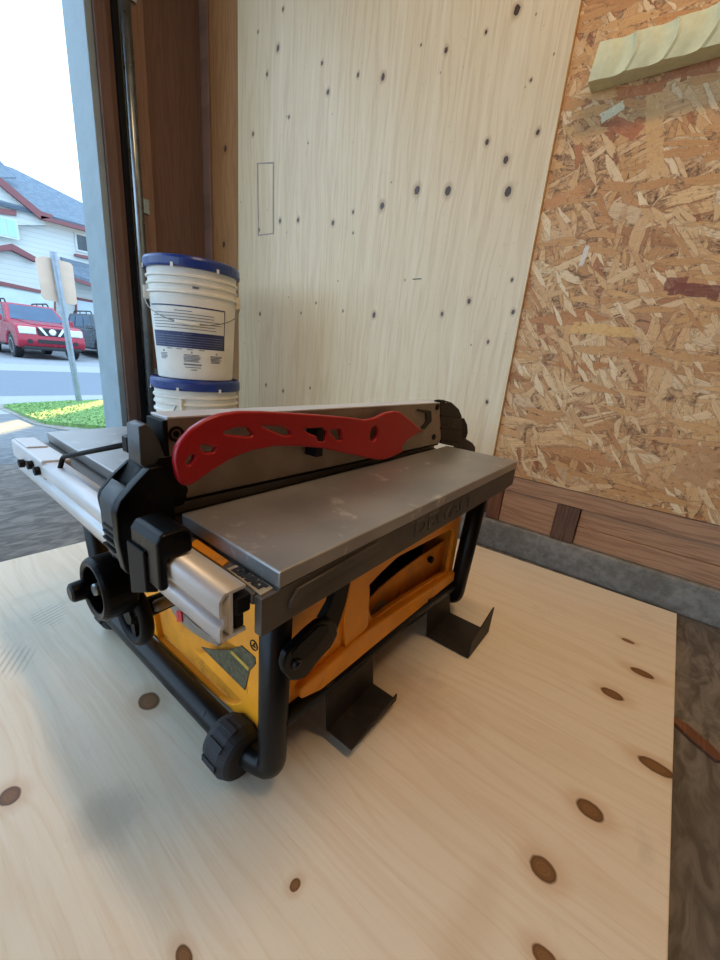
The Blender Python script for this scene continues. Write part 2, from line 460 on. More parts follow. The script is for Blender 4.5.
M['end_grain'] = wood('end_grain', '6b5040', '3d2b20', 2, 1, 3.0, (), .8, .8, .6)
M['curb'] = concrete('grey_concrete', '989790', '6e6d66', 13, .9)
M['drywall'] = plain('lamp_white_paint', 'd8d0c2', .8, var=.04, scale=8)
M['raw_wall'] = wood('raw_sheathing', '7c6046', '543c2a', 2, 1, 1.0, (), .8, .4, .4)
M['raw_ceiling'] = wood('raw_ceiling_boards', '715844', '4a3626', 1, 0, 1.0, (), .8, .4, .4)
M['jamb_paint'] = plain('grey_painted_jamb', '8c9da3', .55, var=.08, scale=12)
M['galv'] = plain('galvanised_steel', '9aa3a6', .3, .9, .12, 20)
M['foam'] = plain('pale_foam', 'd3d0a6', .85, var=.05, scale=60, bump=.4)

M['cast'] = plain('dull_cast_aluminium', '56524e', .5, .45, .18, 14, wear=('8d8a86', 9, .62, .6))
M['cast_top'] = plain('worn_table_top', 'a3a3a2', .40, .7, .10, 10, wear=('d4d3d1', 22, .58, .8))
M['alu'] = plain('brushed_aluminium', 'ccd0d4', .42, .3, .04, 18)
M['alu_dull'] = plain('dull_fence_aluminium', '8f867c', .5, .5, .12, 25)
M['black'] = plain('black_plastic', '08090b', .30, 0, .2, 30, .14)
M['black_dull'] = plain('dusty_black_plastic', '0f1012', .5, 0, .25, 25, .14)
M['black_steel'] = plain('black_painted_tube', '090a0d', .34, .0, .2, 30, .25)
M['lever'] = plain('lever_sky_tint', '30363c', .4, 0, .1, 30, .4)  # black lever lightened to grey-blue to stand in for sky light
M['head_grey'] = plain('grey_head_casting', '43474a', .4, .1, .15, 20, .4)
M['rubber'] = plain('dusty_rubber', '2a2a2e', .75, 0, .2, 30)
M['bracket'] = plain('rust_spotted_black_steel', '2a2522', .6, .3, .35, 35, wear=('5a4232', 30, .6, .5))
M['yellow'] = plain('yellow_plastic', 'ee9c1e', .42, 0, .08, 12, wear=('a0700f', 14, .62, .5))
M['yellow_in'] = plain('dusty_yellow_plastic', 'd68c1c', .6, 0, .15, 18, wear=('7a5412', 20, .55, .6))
M['red'] = plain('red_plastic', '9c0a16', .35, 0, .06, 15)
M['red_line'] = plain('red_pointer', 'c81b2a', .4)
M['tan_plate'] = plain('tan_name_plate', 'a3977f', .5, .2, .08, 60)
M['ink_and_shade'] = plain('black_ink_and_shade', '121212', .6)  # print, and the painted dark of slots and holes
M['label_dark'] = plain('olive_warning_label', '55523a', .6, 0, .35, 160)
M['label_line'] = plain('yellow_label_line', 'b79a3c', .6)
M['label_grey'] = plain('grey_label', 'aaa493', .6)
M['stamp'] = plain('faded_stamp_ink', '9c8c84', .7)
M['bucket'] = plain('white_pail_plastic', 'dcdad0', .4, 0, .04, 10)
M['lid'] = plain('blue_lid_plastic', '1a3377', .3, 0, .1, 12)
M['navy'] = plain('navy_print', '27315f', .45)
M['print'] = plain('grey_print', '6f7480', .5)
M['wire'] = plain('zinc_wire', '83827c', .35, .9)

M['sheath_h'] = plain('white_siding', 'c2c9c6', .7, var=.03, scale=2)
M['trim_red'] = plain('brown_red_fascia', '7d4a4c', .6, var=.05, scale=3)
M['window_glass'] = plain('window_pane', '3c464c', .12, 0, .3, .8)
M['window_light'] = plain('pale_cyan_pane', '9cc6cc', .15, 0, .06, 1)  # one even pale cyan for the left window
M['garage_door'] = plain('garage_door_paint', 'bccbd2', .6, var=.03, scale=3)
M['road'] = plain('asphalt', '6d7782', .9, 0, .08, 30)
M['drive'] = plain('concrete_drive', '8b9095', .9, 0, .08, 8)
M['pale_conc'] = plain('pale_sidewalk', '979b9e', .9, 0, .06, 12)
M['grass'] = plain('lawn', '709650', .9, 0, .3, 25)
M['car_red'] = plain('red_car_paint', '9c2538', .25, .1, .03, 3)
M['car_grey'] = plain('grey_car_paint', '4d555c', .25, .2, .03, 3)
M['car_glass'] = plain('windscreen_glass', '2c4a66', .08, 0, .1, 2)
M['car_black'] = plain('black_trim', '1c1e22', .5)
M['chrome'] = plain('chrome', 'c9ced2', .15, .9, .02, 5)
M['lamp_glass'] = plain('headlamp_lens', 'cfd6da', .15, 0, .05, 10)
M['sign_back'] = plain('beige_sign_back', 'cdb3a0', .6, .1, .05, 6)
M['sign_post'] = plain('zinc_post', '8f99a3', .45, .6, .1, 12)

def shingles():
    t = NT('grey_shingles'); p = t.pos()
    br = t.N.new('ShaderNodeTexBrick'); t.l(t.mapping(p, (1, 1, 1)), br.inputs['Vector'])
    br.inputs['Scale'].default_value = 3; br.inputs['Color1'].default_value = (*lin('5b6a78'), 1); br.inputs['Color2'].default_value = (*lin('768592'), 1)
    br.inputs['Mortar'].default_value = (*lin('4a5663'), 1); br.inputs['Mortar Size'].default_value = .02
    f = t.noise(p, 8, 5, .6)
    t.color(t.mix(t.math('MULTIPLY', f, .5), br.outputs['Color'], lin('64727e'))); t.rough(.9)
    return t.m
M['shingle'] = shingles()
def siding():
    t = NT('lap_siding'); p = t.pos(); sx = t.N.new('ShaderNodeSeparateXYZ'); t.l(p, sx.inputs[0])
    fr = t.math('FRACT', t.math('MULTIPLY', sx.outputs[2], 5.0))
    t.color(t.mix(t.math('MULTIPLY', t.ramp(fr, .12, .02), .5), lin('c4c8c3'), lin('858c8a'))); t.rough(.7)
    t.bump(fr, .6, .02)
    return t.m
M['siding'] = siding()

def wave_floor(name='apron_concrete', a='565b60', b='7f858a', c='4d5257'):
    t = NT(name); p = t.pos()
    rip = t.noise(t.mapping(p, (9, 22, 1), (0, 0, .5)), 1.6, 5, .6, 1.2); big = t.noise(p, 2.5, 5, .6)
    col = t.mix(t.ramp(rip, .35, .68), lin(a), lin(b))
    col = t.mix(t.math('MULTIPLY', t.ramp(big, .45, .65), .4), col, lin(c))
    t.color(col); t.rough(.7); t.bump(rip, .5, .004)
    return t.m
M['apron'] = wave_floor()
M['floor'] = wave_floor('garage_slab_rippled', '524c45', '7f7a72', '48423b')

# ------------------------------------------------------------------ the sun and the gap it shines through
P0 = ong(0, 428.5); P1 = ong(105, 404.5)
d2 = (P1-P0)[:2]; d2 = d2/np.linalg.norm(d2)
SUN_D = d2
sun_data = bpy.data.lights.new('evening_sun', 'SUN'); sun_data.energy = SUN_STRENGTH; sun_data.angle = math.radians(.2)
sun_data.color = (1.0, .72, .22)
sun = bpy.data.objects.new('evening_sun', sun_data); COL.objects.link(sun)
dirv = Vector((d2[0]*math.cos(SUN_EL), d2[1]*math.cos(SUN_EL), math.sin(SUN_EL)))
sun.rotation_euler = dirv.to_track_quat('Z', 'Y').to_euler()
sun.location = (20, 20, 12)

# ------------------------------------------------------------------ setting: garage shell
WX = 1.14           # face of the plywood on the right-hand wall
FY = 1.86           # inside face of the garage-front framing
CEIL = 2.55
GX0, GY0 = -2.7, -3.6
struct(mk('floor', M['floor'], None, (box, ((GX0, GY0, -.12), (1.30, 2.0, 0)))))
struct(mk('ceiling', M['raw_ceiling'], None, (box, ((GX0, GY0, CEIL), (1.30, 2.06, CEIL+.1)))))
struct(mk('wall_left', M['raw_wall'], None, (box, ((GX0-.1, GY0, 0), (GX0, -.6, CEIL))), (box, ((GX0-.1, -.6, 2.3), (GX0, 2.06, CEIL))), (box, ((GX0-.1, 1.9, 0), (GX0, 2.06, 2.3)))))  # unseen wall; its side opening is added to let in sky light
struct(mk('wall_back', M['raw_wall'], None, (box, ((GX0-.1, GY0-.1, 0), (1.4, GY0, CEIL)))))
struct(mk('wall_right', M['lumber_dark'], None, (box, ((1.20, GY0, 0), (1.32, 2.06, CEIL)))))
# front wall around the big door opening: right return, left return and header
struct(mk('wall_front', M['lumber_jamb'], None, (box, ((.90, FY+.06, 0), (1.20, 2.06, CEIL))),
          (box, ((GX0, FY+.06, 2.25), (1.20, 2.06, CEIL)))))
struct(mk('baseboard_right', M['curb'], None, (box, ((1.14, GY0, 0), (1.20, 1.92, .087))), bevel=.004))
struct(mk('baseboard_front', M['curb'], None, (box, ((.90, 1.90, 0), (1.14, 1.98, .087)))))

# framing at the bottom of the right wall
struct(mk('trim_1', M['lumber'], None, (box, ((1.152, -2.5, .190), (1.20, 1.85, .234))), bevel=.002))
def ypx(px, py): return float(onx(px, py, 1.155)[1])
ya, yb, yc = ypx(500, 512), ypx(551, 535), ypx(574, 535)
struct(mk('trim_2', M['lumber'], None, (box, ((1.156, yb+.002, .088), (1.20, ya, .189))), bevel=.002))
struct(mk('trim_3', M['end_grain'], None, (box, ((1.150, yc, .088), (1.20, yb, .189))), bevel=.001))
struct(mk('trim_4', M['lumber'], None, (box, ((1.157, -1.6, .141), (1.20, yc-.002, .189))), bevel=.002))
struct(mk('trim_5', M['lumber'], None, (box, ((1.155, -1.6, .088), (1.20, yc-.002, .140))), bevel=.002))
struct(mk('trim_6', M['lumber_dark'], None, (box, ((1.154, ya+.001, .088), (1.20, ya+.04, .189))), bevel=.002))
# sheets fastened to the wall
yr = .368
ply = mk('plywood_panel', M['ply_wall'], None, (box, ((WX, yr, .236), (1.152, 1.60, CEIL-.02))), bevel=.001)
tag(ply, 'tall knotty plywood sheet fixed to the garage wall behind the saw', 'plywood')
o = mk('strand_board_panel', M['osb'], None, (box, ((1.150, -2.6, .236), (1.162, yr-.001, CEIL-.02))))
tag(o, 'coarse strand board sheet on the wall right of the knotty plywood', 'board')
fr = [onx(a, b, WX) for a, b in ((257, 163), (274, 162), (274, 234), (258, 236))]
sp = [(float(p[1]), float(p[2])) for p in fr]; cm = np.mean(sp, axis=0)
plate('stamp_frame', M['stamp'], ply, 'x', WX-.0004, .0006, sp, [[(cm[0]+(a-cm[0])*.86, cm[1]+(b-cm[1])*.965) for a, b in sp]])
q = onx(417, 279, WX); mk('staple', M['ink_and_shade'], ply, (box, ((WX-.0012, q[1]-.015, q[2]-.0012), (WX+.001, q[1]+.015, q[2]+.0012))))
# narrow boards between the plywood and the corner
struct(mk('trim_7', M['lumber_strip'], None, (box, ((1.150, 1.60, .236), (1.20, 1.80, CEIL-.01))), bevel=.002))
struct(mk('trim_8', M['lumber_jamb2'], None, (box, ((1.142, 1.802, .087), (1.20, 1.86, CEIL-.01))), bevel=.002))
# front wall lining, studs and jamb beside the opening
struct(mk('trim_9', M['lumber_jamb'], None, (box, ((.912, FY, .087), (1.142, FY+.06, CEIL-.01)))))
struct(mk('trim_10', M['lumber_jamb2'], None, (box, ((.862, FY-.02, 0), (.911, FY+.06, CEIL-.01))), bevel=.002))
struct(mk('trim_11', M['lumber_jamb'], None, (box, ((.792, FY, 0), (.861, FY+.06, CEIL-.01))), bevel=.002))
struct(mk('trim_12', M['lumber_jamb'], None, (box, ((.752, FY-.005, 0), (.791, FY+.06, CEIL-.01))), bevel=.002))
struct(mk('trim_13', M['jamb_paint'], None, (box, ((.728, FY+.012, 0), (.752, 2.06, 2.25))), bevel=.002))
struct(mk('trim_14', M['jamb_paint'], None, (box, ((.752, FY+.061, 0), (.90, 2.06, 2.25)))))

# vertical track of the overhead door
tr = thing('door_track', 'galvanised vertical door track on the brown framing left of the pails', 'rail', (.84, FY-.03, 0))
prof = [(.826, FY-.045), (.856, FY-.045), (.856, FY-.003), (.850, FY-.003), (.850, FY-.039), (.831, FY-.039), (.831, FY-.018), (.826, FY-.018)]
plate('channel', M['galv'], tr, 'z', 0.02, 2.2, prof)
for z in (.35, 1.0, 1.65):
    mk('track_bracket', M['galv'], tr, (box, ((.850, FY-.03, z), (.885, FY-.022, z+.05))))
mk('weather_strip', M['black_dull'], tr, (box, ((.806, FY-.02, 0.02), (.824, FY-.001, 2.2))))

# unseen ceiling light, added as warm fill for the garage
def fill_light(x, y, label):
    t = thing('fill_light', label, 'added fill light', (x, y, CEIL))
    em = NT('fill_tube_glow_%d' % int(abs(x*100)+abs(y*10))); em.b.inputs['Emission Color'].default_value = (1, .66, .36, 1)
    em.b.inputs['Emission Strength'].default_value = 4.0; em.color((.9, .9, .85))
    mk('housing', M['drywall'], t, (box, ((x-.08, y-.6, CEIL-.05), (x+.08, y+.6, CEIL))), bevel=.004)
    bm = bmesh.new(); tube(bm, [(x, y-.57, CEIL-.075), (x, y+.57, CEIL-.075)], .018); link_mesh('fill_tube', bm, em.m, t, smooth=True)
    ld = bpy.data.lights.new('fill_lamp', 'AREA'); ld.shape = 'RECTANGLE'; ld.size = .12; ld.size_y = 1.15; ld.energy = FILL_LIGHT; ld.color = (1, .66, .36)
    lo = bpy.data.objects.new('fill_lamp', ld); COL.objects.link(lo); lo.location = (x, y, CEIL-.10)
    lo.parent = t; lo.matrix_parent_inverse = parent_inv(t)
fill_light(.45, -.25, 'added warm fill light on the unseen ceiling, right above the camera')


# ------------------------------------------------------------------ outside ground
def strip(bm, x0, x1, y0, y1, dz=0.0, n=1):
    ys = sorted({y0, y1} | {a for a, _ in GP if y0 < a < y1})
    top = [[bm.verts.new((x, y, gz(y)+dz)) for x in (x0, x1)] for y in ys]
    bot = [[bm.verts.new((x, y, gz(y)+dz-.15)) for x in (x0, x1)] for y in ys]
    for i in range(len(ys)-1):
        bm.faces.new((top[i][0], top[i][1], top[i+1][1], top[i+1][0]))
        bm.faces.new((bot[i][0], bot[i+1][0], bot[i+1][1], bot[i][1]))
        for k in (0, 1):
            bm.faces.new((top[i][k], top[i+1][k], bot[i+1][k], bot[i][k]))
    bm.faces.new((top[0][0], top[0][1], bot[0][1], bot[0][0])); bm.faces.new((top[-1][0], top[-1][1], bot[-1][1], bot[-1][0]))
ROAD0, ROAD1 = 7.4, float(ong(50, 371.5)[1])
struct(mk('driveway', M['apron'], None, (strip, (-12, 40, 2.0, 4.6))))
struct(mk('side_yard', M['drive'], None, (box, ((-12, GY0-4, -.15), (GX0-.1, 2.0, -.01)))))
struct(mk('street_gutter', M['pale_conc'], None, (strip, (-30, 60, 4.6, ROAD0))))
struct(mk('street', M['road'], None, (strip, (-30, 60, ROAD0, ROAD1))))
struct(mk('sidewalk', M['pale_conc'], None, (strip, (-30, 60, ROAD1, ROAD1+2.2))))
struct(mk('opposite_driveway', M['drive'], None, (strip, (-30, 60, ROAD1+2.2, 45))))

def ground_patch(name, pix, mat, h, bevel=0):
    pts = [ong(*p) for p in pix]
    bm = bmesh.new()
    hexa(bm, [(p[0], p[1], p[2]+h) for p in pts], [(p[0], p[1], p[2]-.05) for p in pts])
    return link_mesh(name, bm, mat)
# concrete edging, then the lawn inside it
struct(ground_patch('lawn_kerb', [(-6, 407), (14, 415), (32, 424), (60, 430), (170, 440), (170, 401), (60, 403), (-6, 404.5)], M['curb'], .006))
lw = ground_patch('lawn', [(4, 408), (26, 418), (45, 425), (75, 428), (168, 436), (168, 400), (70, 402.5), (14, 406)], M['grass'], .03)
lw['kind'] = 'structure'
rnd = random.Random(4)
SBX = ong(80, 403.5)
# grass blades over the lawn: nobody could count them
bm = bmesh.new()
poly = [ong(*p)[:2] for p in [(4, 408), (26, 418), (45, 425), (75, 428), (168, 436), (168, 400), (70, 402.5), (14, 406)]]
def inside(x, y):
    c = False; n = len(poly)
    for i in range(n):
        (xa, ya_), (xb, yb_) = poly[i], poly[(i+1) % n]
        if (ya_ > y) != (yb_ > y) and x < (xb-xa)*(y-ya_)/(yb_-ya_)+xa: c = not c
    return c
xs = [p[0] for p in poly]; ysl = [p[1] for p in poly]
for _ in range(16000):
    x = rnd.uniform(min(xs), max(xs)); y = rnd.uniform(min(ysl), max(ysl))
    if not inside(x, y) or math.hypot(x-SBX[0], y-SBX[1]) < .07: continue
    a = rnd.uniform(0, 6.28); h = rnd.uniform(.006, .016); w = .006
    z = gz(y)+.028
    dx, dy = math.cos(a)*w, math.sin(a)*w
    v = [bm.verts.new((x-dx, y-dy, z)), bm.verts.new((x+dx, y+dy, z)), bm.verts.new((x+rnd.uniform(-.02, .02), y+rnd.uniform(-.02, .02), z+h))]
    bm.faces.new(v)
g = link_mesh('lawn_grass', bm, M['grass']); g['kind'] = 'stuff'
tag(g, 'short green grass on the lawn patch around the street sign', 'grass')

# street sign seen from behind
sb = ong(80, 403.5); SY = float(sb[1])
sg = thing('street_sign', 'back of a beige street sign on a leaning grey post in the lawn', 'sign', tuple(sb))
top = ony(53, 252, SY)
bm = bmesh.new(); tube(bm, [tuple(sb-np.array([0, 0, .1])), tuple(top)], .035, 12); link_mesh('post', bm, M['sign_post'], sg, smooth=False)
loop = [(35, 258), (43, 256), (70, 263), (72.5, 266), (77, 304), (74, 305), (58, 302), (45, 300), (42, 296)]
loop = [(ony(px, py, SY+.05)[0], ony(px, py, SY+.05)[2]) for px, py in loop]
plate('sign_plate', M['sign_back'], sg, 'y', SY+.04, .012, loop)

# ------------------------------------------------------------------ house across the street
HY = 24.0
def H(px, py, y=HY): return ony(px, py, y)
hs = thing('house', 'white sided two storey house across the street with grey shingles', 'house', (6, HY, -.08))
line = P0[:2] + SUN_D*((HY-P0[1])/SUN_D[1])
XR = float(line[0]) - .16            # right end of the house = one side of the gap
eave = float(H(91, 232)[2])
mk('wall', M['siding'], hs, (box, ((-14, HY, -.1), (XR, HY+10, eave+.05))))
# hipped main roof
sl = .55
def onroof(px, py):
    d = ray(px, py); y0 = HY-.5; z0 = eave
    # z = z0 + sl*(y-y0)
    t = (z0-CAM[2]-sl*y0+sl*0)/(d[2]-sl*d[1]) ; return CAM + d*t
ra, rb = onroof(0, 164), onroof(90, 209)
dirr = (rb-ra)
q0 = (-14.5, HY-.5, eave); q1 = (XR+.5, HY-.5, eave)
rz = 7.9; ry = HY-.5+(rz-eave)/sl
k = (ry-ra[1])/dirr[1]; xr0 = float(ra[0]+dirr[0]*k)
kx = (HY-.5-ra[1])/dirr[1]; xe = float(ra[0]+dirr[0]*kx)
mk('main_roof', M['shingle'], hs, (prism, ([(-14.5, HY-.5, eave), (xe, HY-.5, eave), (xr0, ry, rz), (-14.5, ry, rz)], (0, 0, .12))))
mk('side_roof', M['shingle'], hs, (prism, ([(xe-1, HY+.6, eave-.05), (XR, HY+.6, eave-.05), (XR, HY+10, eave-.05), (xe-1, HY+10, eave-.05)], (0, 0, .6))))
def fascia(name, pts, mat, y, d):
    a = [H(px, py, y) for px, py in pts]
    return mk(name, mat, hs, (prism, (a, (0, d, 0))))
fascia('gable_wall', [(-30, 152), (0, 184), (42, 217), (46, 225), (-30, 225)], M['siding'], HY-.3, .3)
mk('gable_roof', M['shingle'], hs, (hexa, ([H(-34, 148, HY-.55), H(0, 177, HY-.55), H(0, 179, HY-.55), H(-34, 150, HY-.55)], [H(-10, 150, HY+2), H(16, 177, HY+2), H(16, 179, HY+2), H(-10, 152, HY+2)])))
fascia('rake_fascia', [(-30, 150), (0, 177), (41, 211), (53, 215), (52, 218), (41, 219), (0, 185), (-30, 156)], M['trim_red'], HY-.6, .15)
fascia('eave_fascia', [(41, 215.5), (100, 230.5), (100, 235), (41, 219)], M['trim_red'], HY-.6, .15)
def window(name, tl, br, mat, y=HY, trim=True):
    a, b = H(*tl, y), H(*br, y)
    w = mk(name, M['sheath_h'], hs, (box, ((a[0]-.08, y-.06, b[2]-.08), (b[0]+.08, y+.02, a[2]+.08))))
    mk('pane', mat, w, (box, ((a[0], y-.08, b[2]), (a[0]+(b[0]-a[0])*.62, y-.05, a[2]))), (box, ((a[0]+(b[0]-a[0])*.68, y-.08, b[2]), (b[0], y-.05, a[2]))))
    return w
window('window_frame', (76, 234.5), (93, 253), M['window_glass'])
window('window_frame', (-14, 214), (17, 238), M['window_light'], HY-.3)
fascia('window_sill', [(75.5, 253.5), (94, 257), (94, 260), (75.5, 256)], M['trim_red'], HY-.2, .2)
fascia('window_head', [(-20, 205), (16.5, 210.5), (16.5, 215.5), (-20, 211)], M['trim_red'], HY-.42, .12)
# garage bump-out on the left: wall, small gable fascia, lintel and door
BY = HY-.9
fascia('garage_wall', [(-40, 262), (12, 248), (37, 261), (56, 293), (56, 350), (-40, 345)], M['siding'], BY, .9)
fascia('garage_fascia', [(-40, 258), (0, 245.5), (12, 243.5), (36, 257), (36, 262), (12, 250), (0, 251), (-40, 264)], M['trim_red'], BY-.3, .3)
fascia('lintel', [(-40, 275), (0, 281), (41, 290), (41, 293), (0, 285), (-40, 279)], M['trim_red'], BY-.1, .1)
fascia('garage_door', [(-40, 281), (0, 287), (54, 297), (54, 349), (-40, 342)], M['garage_door'], BY-.04, .04)
fascia('door_trim', [(54, 301), (56, 301), (56, 349), (54, 349)], M['trim_red'], BY-.06, .06)
# lower roof and second garage door on the right
mk('porch_roof', M['shingle'], hs, (hexa, ([H(70, 276, HY-1.2), H(112, 290, HY-1.2), H(112, 287, HY-1.2), H(70, 273, HY-1.2)], [H(60, 262, HY+.05), H(112, 276, HY+.05), H(112, 270, HY+.05), H(60, 256, HY+.05)])))
fascia('porch_fascia', [(70, 276), (112, 290), (112, 294), (73, 280)], M['trim_red'], HY-1.25, .1)
fascia('second_garage_door', [(77, 300), (112, 306), (112, 352), (78.5, 349)], M['garage_door'], HY-.08, .08)
fascia('second_door_trim', [(75.5, 300), (77, 300), (78.5, 349), (77, 349)], M['trim_red'], HY-.1, .1)
fascia('second_door_lintel', [(76, 297), (112, 304), (112, 306), (76, 299.5)], M['trim_red'], HY-.1, .1)

# unseen neighbouring house, added to narrow the sunlight to a strip on the lawn
perp = np.array([SUN_D[1], -SUN_D[0]])       # to the right of the sun line
def solve_xb():
    # rear-left corner (xb, HY+10) must lie GAP to the right of the left house's front-right corner
    c = perp.dot([XR, HY])+.25
    return (c-perp[1]*(HY+10))/perp[0]
XB = float(solve_xb())
nh = thing('house', 'unseen house added right of the white house to bound the gap for the sun', 'house', (XB+6, HY, -.08))
mk('wall', M['siding'], nh, (box, ((XB, HY, -.1), (XB+16, HY+10, eave+.05))))
mk('roof', M['shingle'], nh, (hexa, ([(XB, HY, eave), (XB+16, HY-.4, eave), (XB+16, HY+10.4, eave), (XB, HY+10, eave)], [(XB+4, HY+5, eave+2.6), (XB+12, HY+5, eave+2.6), (XB+12, HY+5.2, eave+2.6), (XB+4, HY+5.2, eave+2.6)])))
for dx in (3, 9):
    w = mk('window_frame', M['sheath_h'], nh, (box, ((XB+dx, HY-.06, 3.2), (XB+dx+2, HY+.02, 4.6))))
    mk('pane', M['window_glass'], w, (box, ((XB+dx+.1, HY-.08, 3.3), (XB+dx+1.9, HY-.05, 4.5))))

# ------------------------------------------------------------------ vehicles on the driveway opposite
def suv(x0, y0, g, paint, label, full=True):
    root = thing('sport_utility_vehicle', label, 'car', (x0+.92, y0+2.4, g))
    W = 1.85
    def P(y, z): return (y0+y, g+z)
    body = [P(.10, .36), P(.02, .48), P(.0, .62), P(.06, .80), P(.12, .98), P(.30, 1.08), P(.8, 1.14), P(1.35, 1.17), P(4.7, 1.15), P(4.8, .9), P(4.8, .5), P(4.7, .40)]
    # wheel arches cut along the underside
    def arch(c, r=.44, n=8): return [P(c+r*math.cos(a), .36+r*math.sin(a)) for a in [math.pi*i/n for i in range(n+1)]]
    under = [P(4.7, .40)] + arch(3.85) + arch(.98)
    loop = body[:-1] + [P(4.6, .36)] + arch(3.85) + arch(.98)
    b = plate('body', paint, root, 'x', x0, W, loop, bevel=.07)
    # tapered glass house
    ya0, yb0 = y0+1.25, y0+4.72
    a = [(x0+.06, ya0, g+1.14), (x0+W-.06, ya0, g+1.14), (x0+W-.06, yb0, g+1.12), (x0+.06, yb0, g+1.12)]
    t_ = [(x0+.24, ya0+.80, g+1.74), (x0+W-.24, ya0+.80, g+1.74), (x0+W-.22, yb0-.12, g+1.76), (x0+.22, yb0-.12, g+1.76)]
    mk('cabin', paint, root, (hexa, (a, t_)), bevel=.05, seg=3)
    def quad(f):  # point on the windscreen plane
        u, v = f; bl, br, tl, trr = [Vector(q) for q in (a[0], a[1], t_[0], t_[1])]
        p = (bl*(1-u)+br*u)*(1-v) + (tl*(1-u)+trr*u)*v
        return p + Vector((0, -.012, .010))
    ws = [quad(f) for f in ((.06, .12), (.94, .12), (.93, .90), (.07, .90))]
    mk('windscreen', M['car_glass'], root, (hexa, (ws, [p+Vector((0, .03, -.02)) for p in ws])))
    for side in (0, 1):
        def sq(f):
            u, v = f; p0, p1, q0_, q1_ = [Vector(q) for q in ((a[0], a[3], t_[0], t_[3]) if side == 0 else (a[1], a[2], t_[1], t_[2]))]
            p = (p0*(1-u)+p1*u)*(1-v) + (q0_*(1-u)+q1_*u)*v
            return p + Vector((-.012 if side == 0 else .012, 0, .004))
        for u0, u1 in ((.10, .36), (.40, .66), (.70, .94)):
            w = [sq(f) for f in ((u0+ (0 if u0 > .2 else -.0), .14), (u1, .14), (u1, .86), (u0+(.05 if u0 < .2 else 0), .86))]
            mk('side_window', M['car_glass'], root, (hexa, (w, [p+Vector((.03 if side == 0 else -.03, 0, 0)) for p in w])))
        xs_ = x0-.17 if side == 0 else x0+W-.01
        mk('mirror', paint, root, (box, ((xs_, y0+1.52, g+1.14), (xs_+.18, y0+1.66, g+1.32))), bevel=.03)
        mk('running_board', M['car_black'], root, (box, ((x0-.05 if side == 0 else x0+W-.10, y0+1.5, g+.36), (x0+.10 if side == 0 else x0+W+.05, y0+3.35, g+.43))), bevel=.01)
        xr_ = x0+.32 if side == 0 else x0+W-.32
        bm = bmesh.new(); tube(bm, fillet([(xr_, y0+2.3, g+1.74), (xr_, y0+2.42, g+1.86), (xr_, y0+4.2, g+1.87), (xr_, y0+4.35, g+1.76)], .08), .025, 8)
        for yy in (2.9, 3.6): tube(bm, [(xr_, y0+yy, g+1.74), (xr_, y0+yy, g+1.86)], .02, 8)
        link_mesh('roof_rail', bm, M['car_black'], root, smooth=True)
        xh = (x0+.06, x0+.50) if side == 0 else (x0+W-.50, x0+W-.06)
        mk('headlight', M['lamp_glass'], root, (box, ((xh[0], y0+.02, g+.78), (xh[1], y0+.25, g+1.0))), bevel=.03)
        xf = x0+.30 if side == 0 else x0+W-.30
        bm = bmesh.new(); lathe(bm, [(.07, 0), (.07, .06)], (xf, y0-.012, g+.56), 'y', 20); link_mesh('fog_light', bm, M['car_black'], root)
    mk('grille', M['car_black'], root, (box, ((x0+.55, y0+.015, g+.76), (x0+W-.55, y0+.2, g+1.0))), bevel=.02)
    for u in (-1, 1):
        cx = x0+W/2
        hx = [(cx+u*.38, y0-.0, g+1.01), (cx+u*.28, y0-.0, g+1.01), (cx+u*.13, y0-.0, g+.77), (cx+u*.2, y0-.0, g+.77)]
        mk('grille_bar', M['chrome'], root, (prism, (hx, (0, .1, 0))))
    bm = bmesh.new(); lathe(bm, [(.10, .0), (.10, -.02), (.075, -.025)], (x0+W/2, y0+.015, g+.88), 'y', 24); link_mesh('badge', bm, M['chrome'], root)
    mk('air_intake', M['car_black'], root, (box, ((x0+.5, y0-.012, g+.52), (x0+W-.5, y0+.1, g+.64))), bevel=.01)
    mk('front_skirt', M['car_black'], root, (box, ((x0+.12, y0+.04, g+.30), (x0+W-.12, y0+.30, g+.42))), bevel=.03)
    mk('hood_ridge', paint, root, (prism, ([(x0+.45, y0+.30, g+1.07), (x0+W-.45, y0+.30, g+1.07), (x0+W-.35, y0+1.25, g+1.18), (x0+.35, y0+1.25, g+1.18)], (0, 0, .035))), bevel=.02)
    for sx_ in (0, 1):
        for yy in (.98, 3.85):
            cx = x0+.02 if sx_ == 0 else x0+W-.26
            bm = bmesh.new(); lathe(bm, [(.22, 0), (.36, .0), (.385, .03), (.385, .21), (.36, .24), (.22, .24)], (cx, y0+yy, g+.385), 'x', 32)
            w = link_mesh('wheel', bm, M['car_black'], root)
            bm = bmesh.new()
            hx_ = cx-.006 if sx_ == 0 else cx+.186
            lathe(bm, [(.235, 0), (.235, .06), (.20, .06), (.20, 0)], (hx_, y0+yy, g+.385), 'x', 32, True)
            for k in range(6):
                an = k*math.pi/3; c_, s_ = math.cos(an), math.sin(an)
                pts = [(hx_+.008, y0+yy+c_*r-s_*w_, g+.385+s_*r+c_*w_) for r, w_ in ((.0, -.03), (.22, -.035), (.22, .035), (.0, .03))]
                prism(bm, pts, (.045, 0, 0))
            link_mesh('rim', bm, M['chrome'], w)
    return root
CG = -.42
cx0 = float(ony(24.5, 355, 16.6)[0]) - .12
suv(cx0, 16.5, CG, M['car_red'], 'red sport utility vehicle parked facing the street in front of the white house')
gxx = float(ony(95.5, 350, 19.0)[0])
suv(gxx, 17.6, CG, M['car_grey'], 'dark grey vehicle mostly hidden behind the door jamb right of the red one')

